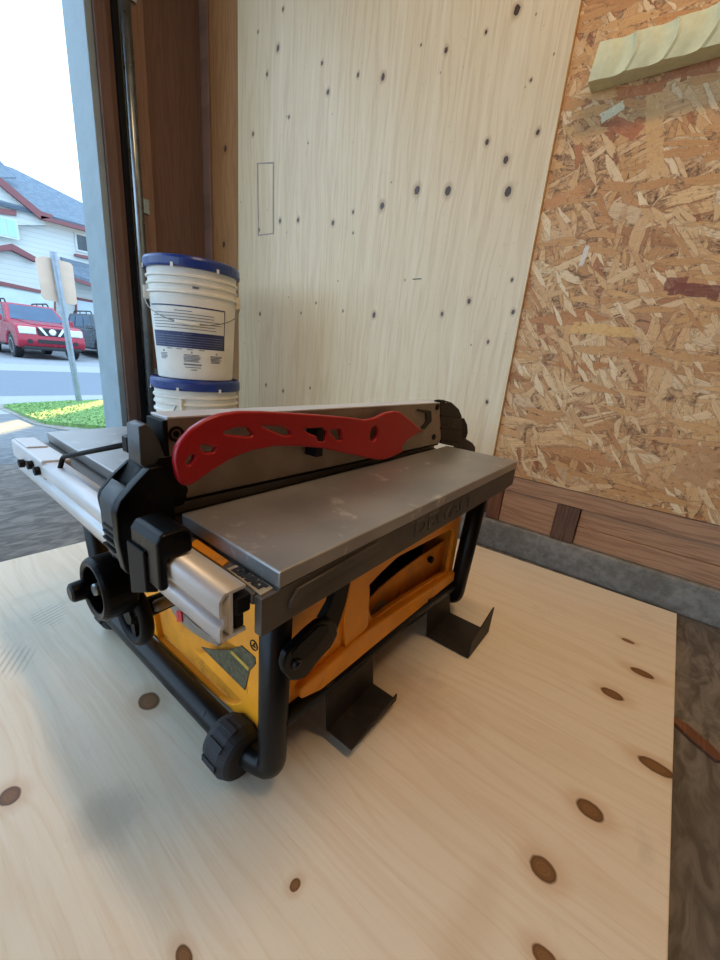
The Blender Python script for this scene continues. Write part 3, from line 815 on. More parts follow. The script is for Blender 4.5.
# ------------------------------------------------------------------ two stacked pails in the corner
BC = (.812, 1.398)
ZS = 1.045; PZ = [0.0]
def pail(z0, label, ZSC, deco):
    global ZS
    ZS = ZSC
    PZ[0] = z0
    p = thing('pail', label, 'bucket', (BC[0], BC[1], z0), 'pails stacked in the corner')
    R0, H = .126, .345
    prof = [(R0-.004, .004), (R0, .0), (R0+.012, .235), (.1395, .25), (.1395, .262), (.147, .265), (.147, .271), (.140, .275), (.1405, .288), (.1465, .291), (.1465, .296), (.141, .299), (.1415, .310), (.1475, .313), (.1475, .318), (.142, .321), (.143, .345), (.135, .345), (.132, .30), (.122, .02)]
    bm = bmesh.new(); lathe(bm, [(r, h*ZS) for r, h in prof], (BC[0], BC[1], z0), 'z', 72); link_mesh('body', bm, M['bucket'], p, smooth=False)
    lid = [(.1, .350), (.142, .350), (.144, .346), (.144, .338), (.1525, .338), (.154, .343), (.154, .362), (.151, .369), (.146, .372), (.142, .366), (.05, .364)]
    bm = bmesh.new(); lathe(bm, [(r, h*ZS) for r, h in lid], (BC[0], BC[1], z0), 'z', 72)
    l_ = link_mesh('lid', bm, M['lid'], p)
    for k in range(7):
        a = 2*math.pi*k/7+.2; c_, s_ = math.cos(a), math.sin(a)
        r = .1545; bm = bmesh.new()
        pts = [(BC[0]+c_*r-s_*w, BC[1]+s_*r+c_*w, z0+z*ZS) for w, z in ((-.004, .335), (.004, .335), (.004, .347), (-.004, .347))]
        prism(bm, pts, (c_*.002, s_*.002, 0))
        link_mesh('tear_tab', bm, M['bucket'], l_)
    deco(p, z0)
    return p
AZ0 = math.atan2(-BC[1], -BC[0])          # azimuth from the pail to the camera
def cyl(az, r, z): return (BC[0]+math.cos(AZ0+az)*r, BC[1]+math.sin(AZ0+az)*r, PZ[0]+(z-PZ[0])*ZS)
def patch(bm, a0, a1, z0, z1, zb, off=.0012, n=14):
    """thin printed patch that follows the tapered pail (az grows to the right in the photo)"""
    def rr(z): return .126+.012*(z-zb)/.235+off
    cols = []
    for i in range(n+1):
        a = a0+(a1-a0)*i/n
        cols.append([bm.verts.new(cyl(a, rr(z)-dr, z)) for z, dr in ((z0, 0), (z1, 0), (z1, .002), (z0, .002))])
    for c0, c1 in zip(cols, cols[1:]):
        for k in range(4): bm.faces.new((c0[k], c0[(k+1) % 4], c1[(k+1) % 4], c1[k]))
    bm.faces.new(cols[0]); bm.faces.new(list(reversed(cols[-1])))
def deco_top(p, z0):
    rn = random.Random(2)
    bm = bmesh.new()
    A, B = -1.22, .78
    patch(bm, A, B, z0+.225, z0+.229, z0)
    patch(bm, B-.018, B, z0+.150, z0+.2245, z0)
    l_ = link_mesh('printed_frame', bm, M['navy'], p)
    bm = bmesh.new(); patch(bm, A+.02, B, z0+.100, z0+.1495, z0); band = link_mesh('printed_band', bm, M['navy'], p)
    bm = bmesh.new()
    for i in range(6):
        z = z0+.143-.0075*i
        a = A+.06
        a1 = B-.06 if i else -.05
        if i == 0: a = -.3
        patch(bm, a, a1, z, z+.0016, z0, .0018)
    link_mesh('band_print', bm, M['print'], band)
    bm = bmesh.new()
    for i in range(7):
        z = z0+.212-.0088*i
        patch(bm, -.45 if i == 0 else A+.10, (-.05 if i == 0 else B-.08-rn.random()*.25), z, z+.0022, z0)
    for a0, a1, n, zt in ((-.98, -.72, 5, .088), (-.30, .12, 6, .088), (.36, .70, 6, .088)):
        patch(bm, (a0+a1)/2-.015, (a0+a1)/2+.015, z0+zt-.004, z0+zt+.002, z0)
        for i in range(n):
            z = z0+zt-.010-.0042*i
            patch(bm, a0+rn.random()*.02, a1-rn.random()*.08, z, z+.0022, z0, n=6)
    patch(bm, -.30, .14, z0+.046, z0+.051, z0); patch(bm, -.27, .12, z0+.038, z0+.0405, z0); patch(bm, -.12, .02, z0+.030, z0+.033, z0)
    for a0 in (-.72, -.46, -.2, .08): patch(bm, a0, a0+.14, z0+.0945, z0+.097, z0)
    link_mesh('printed_text', bm, M['print'], p)
    bm = bmesh.new(); 
    for k in range(7): prism(bm, [cyl(-.02+k*.020, .1415, z0+.2805), cyl(-.004+k*.020, .1415, z0+.2805), cyl(-.004+k*.020, .1415, z0+.2865), cyl(-.02+k*.020, .1415, z0+.2865)], (-math.cos(-AZ0)*.0+.0, .0, .0005))
    link_mesh('moulded_mark', bm, M['print'], p)
    # bail hanging in front: ears at the sides, wire sagging to a white grip
    bm = bmesh.new(); pts = []
    for i in range(33):
        t = i/32; az = -1.50+3.0*t
        pts.append(cyl(az, .152+.006*math.sin(math.pi*t), z0+.262-.088*math.sin(math.pi*t)**.8))
    tube(bm, pts, .0016, 8); bl = link_mesh('bail', bm, M['wire'], p, smooth=True)
    bm = bmesh.new(); tube(bm, pts[12:18], .006, 12); link_mesh('grip', bm, M['bucket'], bl, smooth=True)
    for az in (-1.5, 1.5):
        bm = bmesh.new(); prism(bm, [cyl(az-.13, .138, z0+.245), cyl(az+.13, .138, z0+.245), cyl(az+.13, .138, z0+.285), cyl(az-.13, .138, z0+.285)], tuple(np.array(cyl(az, .157, 0))-np.array(cyl(az, .138, 0)))); link_mesh('bail_ear', bm, M['bucket'], p, bevel=.002)
def deco_low(p, z0):
    az = -.44
    v = tuple(np.array(cyl(az, .154, 0))-np.array(cyl(az, .138, 0)))
    bm = bmesh.new(); prism(bm, [cyl(az-.12, .138, z0+.245), cyl(az+.13, .138, z0+.245), cyl(az+.13, .138, z0+.312), cyl(az-.0, .138, z0+.312)], v); link_mesh('bail_ear', bm, M['bucket'], p, bevel=.002)
    bm = bmesh.new()
    pts = [cyl(az, .150, z0+.290), cyl(az, .160, z0+.290)]+[cyl(az-.9*(i/12), .162, z0+.290-.20*(i/12)**.8) for i in range(1, 13)]
    pts += [cyl(az-.9-2.2*(i/14), .168, z0+.09+.20*(i/14)**1.2) for i in range(1, 15)]
    tube(bm, pts, .0017, 8); link_mesh('bail', bm, M['wire'], p, smooth=True)
pail(0.0, 'lower white pail with blue lid, partly hidden behind the saw fence', 1.08, deco_low)
pail(.3735*1.08, 'upper white pail with navy printed label and wire handle, on the other pail', 1.01, deco_top)

# ------------------------------------------------------------------ foam strip on the strand board
fx0 = 1.108
def Fp(px, py): return onx(px, py, fx0)
zt_, zb_ = float(Fp(600, 42)[2]), float(Fp(588, 82)[2])
yA, yB = float(Fp(600, 42)[1]), float(Fp(588, 82)[1])
bm = bmesh.new()
nx, nz = 60, 10
rows = []
yend = -.30
ridges = [(.066, .006), (.130, .010), (.190, .012), (.26, .0), (.34, .005)]
def relief(s, v):
    d = 0.0
    for r, k in ridges:
        u = s-(r+.010*math.sin(v*3.0)+k*v)
        d += .004*math.exp(-(u/.0035)**2)
        d -= .005*math.exp(-((u+.022)/.018)**2)
    return d
for i in range(nx*3+1):
    s = i/(nx*3)
    col = []
    for j in range(nz+1):
        v = j/nz
        ys = yB+(yA-yB)*v*1.0; y = ys+(yend-ys)*s
        zlo = zb_-.012*s*0; zhi = zt_-.006*math.sin(s*9)*.6
        z = zlo+(zhi-zlo)*v
        col.append(bm.verts.new((fx0-relief((yB-y), v)-.002*math.sin(v*3.1), y, z)))
    back = [bm.verts.new((1.149, col[-1].co.y, col[-1].co.z)), bm.verts.new((1.149, col[0].co.y, col[0].co.z))]
    rows.append(col+back)
n_ = len(rows[0])
for a, b in zip(rows, rows[1:]):
    for k in range(n_): bm.faces.new((a[k], a[(k+1) % n_], b[(k+1) % n_], b[k]))
bm.faces.new(rows[0]); bm.faces.new(list(reversed(rows[-1])))
tag(link_mesh('foam_strip', bm, M['foam']), 'pale green carved foam strip stuck high on the strand board wall', 'foam')

# ------------------------------------------------------------------ plywood sheet on the floor
bm = bmesh.new()
c1 = onz(677, 613.5, .017); c2 = onz(668, 960, .017); c3 = onz(0, 562, .017); c4 = onz(90, 540, .017)
def ext(a, b, x): t = (x-a[0])/(b[0]-a[0]); return (x, a[1]+(b[1]-a[1])*t)
ca = (c1[0], c1[1]); cb_ = ext(c1, c2, -1.34); cc = ext(c3, c4, -1.34); cd = (1.060, ext(c3, c4, 1.060)[1])
prism(bm, [(*ca, 0.0), (*cd, 0.0), (*cc, 0.0), (*cb_, 0.0)], (0, 0, .017))
tag(link_mesh('plywood_sheet', bm, M['ply_floor'], bevel=.0012), 'large knotty plywood sheet lying on the concrete floor under the table saw', 'plywood')

# loose chips and crumbs of wood beside the sheet
def chip(px, py, l, w, a, mat, label):
    c = onz(px, py, 0.0); c_, s_ = math.cos(a), math.sin(a)
    rn = random.Random(int(px*7+py)); bm = bmesh.new()
    pts = [(c[0]+c_*u*l-s_*v*w, c[1]+s_*u*l+c_*v*w, 0.0005) for u, v in ((-.5, -.3), (-.2, -.5), (.3, -.45), (.5, -.1), (.42, .4), (0, .5), (-.45, .35))]
    prism(bm, pts, (0, 0, .006)); tag(link_mesh('wood_chip', bm, mat, bevel=.001), label, 'wood chip')
chip(696, 741, .075, .022, .9, M['lumber_dark'], 'dark splintered wood chip on the floor beside the plywood sheet')


# ------------------------------------------------------------------ the table saw
def TX(pix, x): return [(float(p[1]), float(p[2])) for p in (onx(a, b, x) for a, b in pix)]
def TY(pix, y): return [(float(p[0]), float(p[2])) for p in (ony(a, b, y) for a, b in pix)]
def TZ(pix, z): return [(float(p[0]), float(p[1])) for p in (onz(a, b, z) for a, b in pix)]
TT = .366
saw = thing('table_saw', 'yellow and black jobsite table saw standing on the plywood sheet', 'table saw', (.47, .46, .017))
# table: two plates beside the mitre slot, thin skirts around the rim
FX = lambda y: .172+.0246*(y-.194)          # front edge of the table
XB_ = .742
def tpoly(y0, y1, z): return [(FX(y0), y0, z), (XB_, y0, z), (XB_, y1, z), (FX(y1), y1, z)]
SL0, SL1 = .3365, .3640
tab = mk('table_top', M['cast_top'], saw, (prism, (tpoly(.1925, SL0, TT-.014), (0, 0, .014))), (prism, (tpoly(SL1, .766, TT-.014), (0, 0, .014))),
         bevel=.0015)
mk('mitre_slot_shade', M['ink_and_shade'], tab, (prism, (tpoly(SL0-.001, SL1+.001, TT-.0138), (0, 0, .003))))  # slot floor coloured black to stand in for its shade
sk = mk('table_skirt', M['cast'], saw, (prism, ([(.1560, .1930, TT-.048), (.2, .1930, TT-.047), (XB_-.001, .1930, TT-.046), (XB_-.001, .1930, TT-.0145), (FX(.2)+.001, .1930, TT-.0145), (FX(.2)+.001, .1930, TT-.0158), (.1560, .1930, TT-.0158)], (0, .008, 0))),
        (prism, ([(XB_-.009, .201, TT-.044), (XB_-.001, .201, TT-.044), (XB_-.001, .765, TT-.044), (XB_-.009, .765, TT-.044)], (0, 0, .0295))),
        (prism, ([(FX(.2)+.001, .201, TT-.040), (FX(.2)+.009, .201, TT-.040), (FX(.76)+.009, .765, TT-.040), (FX(.76)+.001, .765, TT-.040)], (0, 0, .0255))), bevel=.002)
# raised rib along the skirt near the front corner, and the raised word further along
rib = [(.182, TT-.030), (.190, TT-.021), (.300, TT-.017), (.300, TT-.026), (.196, TT-.030), (.190, TT-.036), (.182, TT-.036)]
plate('skirt_rib', M['cast'], sk, 'y', .1905, .003, rib, bevel=.0006)
xw0, xw1 = float(ony(417, 520, .193)[0]), float(ony(472, 494, .193)[0])
text_mesh('skirt_lettering', 'DEWALT', M['cast'], sk, .026, .0012, lambda x, y, z: ((xw0+xw1)/2+x*(xw1-xw0)/.100, .1922-z, TT-.028+y), .0006)
# lower front ledge carrying the name plate
led = mk('front_ledge', M['cast'], saw, (prism, ([(FX(.203)-.0165, .203, TT-.026), (FX(.203)+.012, .203, TT-.026), (FX(.76)+.012, .762, TT-.026), (FX(.76)-.014, .762, TT-.026)], (0, 0, .010))), bevel=.002)
zl = TT-.0157
pl = TZ([(226.5, 569.5), (236.5, 565.5), (274, 588.5), (261, 596)], zl)
npl = mk('name_plate', M['tan_plate'], saw, (prism, ([(a, b, zl-.0005) for a, b in pl], (0, 0, .0014))), bevel=.0004)
pa, pb, pc, pd = [Vector((a, b, zl+.0012)) for a, b in pl]
mid = (pa+pb+pc+pd)/4; ux = ((pd-pa)+(pc-pb)).normalized(); uy = ((pb-pa)+(pc-pd)).normalized()
def onpl(x, y, z): 
    q = mid+ux*x+uy*y+Vector((0, 0, z)); return tuple(q)
Lp = ((pd-pa).length+(pc-pb).length)/2; Wp = ((pb-pa).length+(pc-pd).length)/2
plw = text_mesh('name_lettering', 'DEWALT', M['ink_and_shade'], npl, Wp*.80, .0008, lambda x, y, z: onpl(x*Lp*.86/(Wp*.80*4.45), y, z), .0010)
yl = TZ([(189, 545), (197, 540), (229, 562), (222, 567)], zl)
mk('ledge_cover', M['yellow_in'], saw, (prism, ([(a, b, zl-.001) for a, b in yl], (0, 0, .0022))), bevel=.0005)

# front rail: hollow aluminium section, open at the right end
RY0, RY1 = .207, .742
def rsh(w): return (w[0]+.0170*(w[1]-RY0), w[1], w[2])
ro = [(.131, .319), (.131, .331), (.1345, .333), (.1345, .338), (.131, .340), (.131, .353), (.1355, .358), (.1530, .358), (.1530, .3555), (.1420, .3555), (.1420, .3215), (.1530, .3215), (.1530, .319)]
h1 = [(.1335, .3215), (.1335, .329), (.1375, .332), (.1375, .339), (.1335, .342), (.1335, .352), (.1365, .3555), (.1395, .3555), (.1395, .3215)]
rail = plate('front_rail', M['alu'], saw, 'y', RY0, RY1-RY0, ro, [h1], shear=rsh)
mk('rail_insert', M['black_dull'], rail, (box, ((.1425, RY0+.012, .322), (.1540, RY0+.06, .353))), (box, ((.1435, RY0-.002, .336), (.1560, RY0+.014, .350))), (box, ((.1450, RY0+.002, .322), (.1530, RY0+.014, .337))), bevel=.0015)
# far left: wider end piece with seam and screws
ex = mk('rail_end_piece', M['alu'], saw, (prism, ([(.1378, .612, .332), (.1378, .758, .332), (.1378, .758, .3545), (.1405, .758, .3605), (.1405, .612, .3605), (.1378, .612, .3545)][:0] or [(.1375, .610, .334), (.1690, .604, .334), (.1700, .757, .334), (.1400, .760, .334)], (0, 0, .0262))), bevel=.0025)
mk('end_pad', M['alu'], ex, (prism, ([(.1425, .690, .3600), (.1655, .684, .3600), (.1665, .752, .3600), (.1432, .755, .3600)], (0, 0, .0022))), bevel=.0008)
for px, py in ((25, 463), (33.5, 464.5), (40.5, 470.5)):
    c = onx(px, py, .1385); bm = bmesh.new(); lathe(bm, [(.0058, -.007), (.0058, -.001), (.0036, -.001), (.0036, .004)], c, 'x', 14); link_mesh('screw', bm, M['black_dull'], ex)
mk('lower_rail_lip', M['alu_dull'], rail, (prism, ([(.1385, .330, .306), (.150, .330, .306), (.156, .740, .312), (.1450, .740, .312)], (0, 0, .010))), bevel=.001)

# roll cage of black tube
TR = .0165
def z_at(px, py, x): return float(onx(px, py, x)[2])
near_b = (.231, .262); near_t = (.222, .252)
rear_b = (.722, .256); rear_t = (.700, .236)
LY = .700
bz = .052
pts1 = fillet([(near_t[0], near_t[1], .326), (near_b[0], near_b[1], bz), (.222, .300, bz), (.222, LY-.03, bz), (.224, LY, bz), (.214, LY+.012, .326)], .045, 8)
bm = bmesh.new(); tube(bm, pts1, TR, 20); link_mesh('front_hoop', bm, M['black_steel'], saw, smooth=True)
pts2 = fillet([(rear_t[0], rear_t[1], .326), (rear_b[0], rear_b[1], bz), (.728, .300, bz), (.728, LY-.03, bz), (.726, LY, bz), (.712, LY+.012, .326)], .045, 8)
bm = bmesh.new(); tube(bm, pts2, TR, 20); link_mesh('rear_hoop', bm, M['black_steel'], saw, smooth=True)
bm = bmesh.new(); tube(bm, [(near_b[0]+.004, near_b[1]+.006, .108), (rear_b[0], rear_b[1]+.006, .090)], .0125, 14); link_mesh('side_bar', bm, M['black_steel'], saw, smooth=True)
bm = bmesh.new(); tube(bm, [(.226, LY, .10), (.720, LY, .10)], .0125, 14); link_mesh('side_bar', bm, M['black_steel'], saw, smooth=True)
hy = float(onx(203, 709, .211)[1]); rd = Vector((-.70, 0, .714)); rc = Vector((.222, hy, bz))
bm = bmesh.new(); tube(bm, [rc+rd*.0145, rc+rd*.0170], .0032, 14); link_mesh('hole_shade', bm, M['ink_and_shade'], saw)  # raised black disc standing in for a dark hole in the tube
# rubber feet: ribbed sleeves round the lower tubes
def foot(x, y, L=.050, R=.0345):
    bm = bmesh.new()
    n = 40; prof = [(-L/2, R*.72), (-L/2+.004, R*.86), (-L*.22, R), (L*.22, R), (L/2-.004, R*.86), (L/2, R*.72)]
    rings = []
    for yy, r in prof:
        ring = []
        for k in range(n):
            a = 2*math.pi*k/n
            rr = r*(1 if abs(math.cos(a*5)) > .35 or abs(yy) > L*.3 else .975)
            ring.append(bm.verts.new((x+math.cos(a)*rr*.94, y+yy, .0172+R*1.0+max(math.sin(a), -1)*rr)))
        rings.append(ring)
    for a, b in zip(rings, rings[1:]):
        for k in range(n): bm.faces.new((a[k], a[(k+1) % n], b[(k+1) % n], b[k]))
    bm.faces.new(list(reversed(rings[0]))); bm.faces.new(rings[-1])
    f = link_mesh('rubber_foot', bm, M['rubber'], saw, bevel=.002)
    bm = bmesh.new()
    for k in range(7):
        a = math.radians(100+k*19); c_, s_ = math.cos(a), math.sin(a); cz = .0172+R
        if k % 2 == 0 and k < 6:
            t_ = np.array([-s_, 0, c_])*.0042; o_ = np.array([x+c_*R*.93, y, cz+s_*R*.985]); yv = np.array([0, .013, 0])
            prism(bm, [o_-t_-yv, o_+t_-yv, o_+t_+yv, o_-t_+yv], (c_*.0022, 0, s_*.0022))
    link_mesh('tread_pad', bm, M['rubber'], f, bevel=.0008)
foot(.216, .318); foot(.226, .692, .040, .026); foot(.728, .300); foot(.728, .665)

# yellow housing
PXF = .2400
fr_out = [(.2760, .322), (.2765, .060), (.30, .060), (.660, .060), (.685, .085), (.690, .322)]
hole = TX([(152, 607), (180, 613), (212, 632), (232, 645), (247, 653), (248, 692), (240, 704), (226, 704), (212, 692), (160, 648)], PXF)
hole = round2(hole, .014)
plate('front_panel', M['yellow'], saw, 'x', PXF, .010, fr_out, [hole], bevel=.0015)
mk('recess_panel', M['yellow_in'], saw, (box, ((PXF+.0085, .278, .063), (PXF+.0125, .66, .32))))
# strip that leads to the near tube and covers the corner
lab = TX([(201.5, 647), (215, 650), (231, 649.5), (241.5, 645.5), (255, 657.5), (255.5, 664), (249.5, 671), (245, 690)], PXF-.0006)
wl = plate('warning_label', M['label_dark'], saw, 'x', PXF-.0012, .0014, lab)
prism_pts = [(PXF-.0018, *TX([q], PXF-.0018)[0]) for q in ((229.5, 652), (232, 651), (249, 668), (248, 671))]
mk('label_stripe', M['label_line'], wl, (prism, (prism_pts, (.0008, 0, 0))))
ll = [(float(a), float(b)) for a, b in lab]
gl = plate('label_backing', M['yellow'], saw, 'x', PXF+.0005, .010, [(y+(y-.31)*.18, z+(z-.21)*.25) for y, z in lab])
# round approval mark
am = onx(253.5, 645.5, PXF-.001); bm = bmesh.new(); lathe(bm, [(.0068, 0), (.0068, .0012), (.0056, .0012), (.0056, 0)], (PXF-.0012, float(am[1]), float(am[2])), 'x', 28, True); 
box(bm, (PXF-.0012, float(am[1])-.003, float(am[2])-.002), (PXF, float(am[1])+.003, float(am[2])-.001)); box(bm, (PXF-.0012, float(am[1])-.001, float(am[2])-.001), (PXF, float(am[1])+.0005, float(am[2])+.003))
link_mesh('approval_mark', bm, M['ink_and_shade'], saw)
# bevel scale arc with red pointer under the rail
arc = []
cy_, cz_ = TX([(186, 560)], PXF)[0]
sc_out = TX([(172, 606), (180, 618), (195, 631), (210, 640), (221, 644.5)], PXF-.004); sc_in = TX([(221, 639), (210, 634), (196, 624), (184, 611), (177, 600)], PXF-.004)
bs = plate('bevel_scale', M['alu_dull'], saw, 'x', PXF-.008, .006, sc_out+sc_in)
mk('scale_pointer', M['red_line'], bs, (prism, ([(PXF-.010, *TX([q], PXF-.010)[0]) for q in ((176, 611), (181, 612), (182, 622), (177, 622))], (.003, 0, 0))))
bo = onx(163, 603, .195); bm = bmesh.new(); lathe(bm, [(.0055, -.012), (.0075, -.008), (.0075, .03)], bo, 'x', 20); link_mesh('clamp_bolt', bm, M['alu_dull'], saw)

# right side panel with window, recess and ledge
SY_ = .2680
out = TY([(291, 622), (292, 714), (326.5, 688), (372, 655), (470, 596), (472, 590)], SY_)
xs1 = min(out[-1][0], .700); 
out = [(.2520, .322), (.2520, float(out[1][1])), (float(out[2][0]), float(out[2][1])), (.44, .0985), (.700, .082), (.712, .10), (.712, .322)]
wn = TY([(367, 600), (367, 588), (380, 574), (398, 557), (452, 529), (462, 527), (461, 561), (440, 575), (400, 600), (372, 620)], SY_)
wn = [(min(a, .69), b) for a, b in wn]
up = TY([(414, 531), (424, 520), (445, 507), (441, 513), (430, 524)], SY_)
side = plate('side_panel', M['yellow'], saw, 'y', SY_, .008, out, [round2(wn, .008)], bevel=.0012)
wz0 = min(b for a, b in wn); wz1 = max(b for a, b in wn); wx0 = min(a for a, b in wn); wx1 = max(a for a, b in wn)
rwp = TY([(364, 645), (365, 604), (380, 588), (398, 573), (420, 557), (444, 541), (478, 522), (478, 592)], SY_+.022)
rwp = [(min(a, .703), max(b, .088)) for a, b in rwp]
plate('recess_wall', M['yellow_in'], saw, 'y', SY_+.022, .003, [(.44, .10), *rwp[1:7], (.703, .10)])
plate('panel_slot_shade', M['ink_and_shade'], side, 'y', SY_-.0006, .001, up)  # black plate painted in for the shade of an opening
mk('inner_shade_sheet', M['black_dull'], saw, (box, ((.262, .336, .10), (.70, .345, .318))))  # black sheet added so the gap behind the window looks shaded
# lower ledge rail of the panel, proud of it
lg = TY([(301, 700), (300, 690), (330, 664), (372, 628), (463, 566), (470, 572), (469, 596), (372, 655), (326, 688)], SY_-.010)
lg = [(min(a, .712), max(b, .088)) for a, b in lg]
plate('panel_ledge', M['yellow'], saw, 'y', SY_-.010, .012, round2(lg, .006), bevel=.0025)
gl_ = TY([(370, 612), (383, 598), (388, 603), (372, 618)], SY_-.0008)
plate('rating_label', M['label_grey'], saw, 'y', SY_+.020, .0012, TY([(371, 612), (383, 599), (389, 603), (372, 619)], SY_+.020))
pn = ony(424, 556, SY_+.03); bm = bmesh.new(); tube(bm, [(float(pn[0]), SY_+.05, float(pn[2])), (float(pn[0])+.004, SY_+.016, float(pn[2])-.004)], .0035, 12); lathe(bm, [(.0065, -.003), (.0065, .003)], (float(pn[0])+.004, SY_+.016, float(pn[2])-.004), 'y', 16); link_mesh('side_bolt', bm, M['black_dull'], saw)
# brace strip beside the dark wrench
br = TY([(343, 617), (352, 571), (366, 562), (369, 590), (367, 626), (345, 650)], SY_-.004)
plate('panel_brace', M['yellow'], saw, 'y', SY_-.006, .006, br, bevel=.001)
# closed dark body behind the panels with motor
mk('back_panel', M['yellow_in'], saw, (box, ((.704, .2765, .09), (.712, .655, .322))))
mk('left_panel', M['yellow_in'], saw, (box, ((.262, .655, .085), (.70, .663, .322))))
mk('base_pan', M['black_dull'], saw, (box, ((.262, .33, .088), (.70, .652, .094))))
bm = bmesh.new(); lathe(bm, [(.03, 0), (.062, .004), (.066, .03), (.066, .17), (.05, .19), (.02, .195)], (.40, .35, .215), 'y', 32); link_mesh('motor', bm, M['black_dull'], saw, smooth=False)
bm = bmesh.new(); lathe(bm, [(.126, -.001), (.126, .001)], (.455, .505, .290), 'y', 72); 
link_mesh('saw_blade', bm, M['alu_dull'], saw) if False else bm.free()

# wrench / arm hanging on the side under the table
wr = thing('blade_wrench', 'black flat wrench with rounded end hanging on the yellow side of the saw', 'wrench', (float(ony(310, 650, .245)[0]), .245, float(ony(310, 690, .245)[2])))
wv = .2280
arm = TY([(325, 622), (334, 606), (342, 580), (356, 572), (352, 590), (349, 604), (344, 620), (340, 632), (336, 634)], wv)
plate('shank', M['black_dull'], wr, 'y', wv+.004, .009, arm, bevel=.001)
hd = [(284.5, 660), (287, 653), (295, 645), (310, 630), (321, 621), (331, 619), (337, 624), (338.5, 634), (332, 647), (320, 660), (308, 676), (300, 681), (291, 681.5), (285.5, 675), (283.5, 667)]
plate('handle', M['black'], wr, 'y', wv-.003, .009, round2(TY(hd, wv-.003), .004), bevel=.0025)
hin = [(294, 656), (302, 646), (322, 627), (330, 626), (332, 633), (318, 651), (306, 662), (300, 664)]
plate('handle_inset', M['black_dull'], wr, 'y', wv-.0042, .002, round2(TY(hin, wv-.007), .003), bevel=.0005)
hc = ony(297, 664, wv-.0042); bm = bmesh.new(); lathe(bm, [(.0052, -.002), (.0060, 0), (.0060, .004)], hc, 'y', 20); lathe(bm, [(.0022, -.0035), (.0022, 0)], hc, 'y', 6); link_mesh('screw', bm, M['black_steel'], wr)

# storage brackets under the right side
def bracket(TL, TRp, BR, BL, NB, y, lip):
    P_ = [ony(*q, y) for q in (TL, TRp, BR, BL)]
    z = (P_[2][2]+P_[3][2])/2
    yo = float(onz(*NB, z)[1])
    xa, xb = float(P_[3][0]), float(P_[2][0])
    th = .0022
    b = mk('storage_bracket', M['bracket'], saw, (prism, ([(float(P_[0][0]), y, max(float(P_[0][2]), z+.03)), (float(P_[1][0]), y, max(float(P_[1][2]), z+.03)), (xb, y, z), (xa, y, z)], (0, th, 0))),
           (box, ((xa, yo, z), (xb, y+th, z+th))), (prism, ([(xa+lip[0], yo, z), (xb, yo, z), (xb+lip[3], yo, z+lip[2]), (xb-.012+lip[3], yo, z+lip[2]), (xa+lip[0]+.004, yo, z+lip[1])], (0, -th, 0))), bevel=.0006)
    return b
bracket((327, 686), (373, 656), (373, 688), (327, 727), (351, 749), SY_-.012, (.0, .002, .012, 0))
bracket((429, 600), (450, 589), (450, 614), (427, 636), (468, 657), SY_-.012, (.0, .034, .056, .004))

# hand wheel, round knob and its grip on the front
def ring(bm, c, R, r, n=40, m_=12, sx=1.0):
    rows = []
    for i in range(n):
        a = 2*math.pi*i/n; row = []
        for j in range(m_):
            b = 2*math.pi*j/m_
            rr = R+r*math.cos(b)
            row.append(bm.verts.new((c[0]+r*sx*math.sin(b), c[1]+rr*math.cos(a), c[2]+rr*math.sin(a))))
        rows.append(row)
    for i in range(n):
        for j in range(m_):
            bm.faces.new((rows[i][j], rows[(i+1) % n][j], rows[(i+1) % n][(j+1) % m_], rows[i][(j+1) % m_]))
kx = .128
kc = onx(93, 590.5, kx)
K_T, K_B = onx(91, 561, kx), onx(96, 617, kx)
KR = float(K_T[2]-K_B[2])/2
kn = bmesh.new(); lathe(kn, [(KR*.70, .012), (KR*.72, .0), (KR*.90, -.002), (KR, .003), (KR*1.0, .030), (KR*.94, .034), (KR*.3, .036), (.012, .11), (.009, .115), (.009, .0125)], (kx, float(kc[1]), float(kc[2])), 'x', 40)
knob = link_mesh('height_wheel', kn, M['black'], saw, bevel=.0015)
bm = bmesh.new(); lathe(bm, [(.006, -.002), (.007, .0), (.007, .014)], (kx+.002, float(kc[1]), float(kc[2])), 'x', 16); link_mesh('hub_bolt', bm, M['galv'], knob)
gc = onx(79, 593, kx-.004)
bm = bmesh.new(); lathe(bm, [(.008, -.012), (.0110, -.010), (.0120, .004), (.010, .008), (.008, .02)], (kx-.003, float(kc[1])+KR*.72, float(kc[2])-.010), 'x', 20); link_mesh('crank_grip', bm, M['black'], knob, bevel=.001)
wx = .165
wc = onx(134, 613, wx); WR_ = float(onx(134, 588, wx)[2]-onx(136, 640, wx)[2])/2
bm = bmesh.new(); ring(bm, (wx, float(wc[1]), float(wc[2])), WR_*.86, WR_*.16, sx=1.3)
whl = link_mesh('rail_wheel', bm, M['black_dull'], saw, smooth=True)
bm = bmesh.new(); lathe(bm, [(.011, -.008), (.013, .0), (.010, .085)], (wx, float(wc[1]), float(wc[2])), 'x', 20)
for k in range(3):
    a = math.radians(20+120*k); c_, s_ = math.cos(a), math.sin(a)
    prism(bm, [(wx-.004, float(wc[1])+c_*r-s_*w, float(wc[2])+s_*r+c_*w) for r, w in ((.008, -.006), (WR_*.86, -.005), (WR_*.86, .005), (.008, .006))], (.010, 0, 0))
link_mesh('spoke', bm, M['black_dull'], whl)

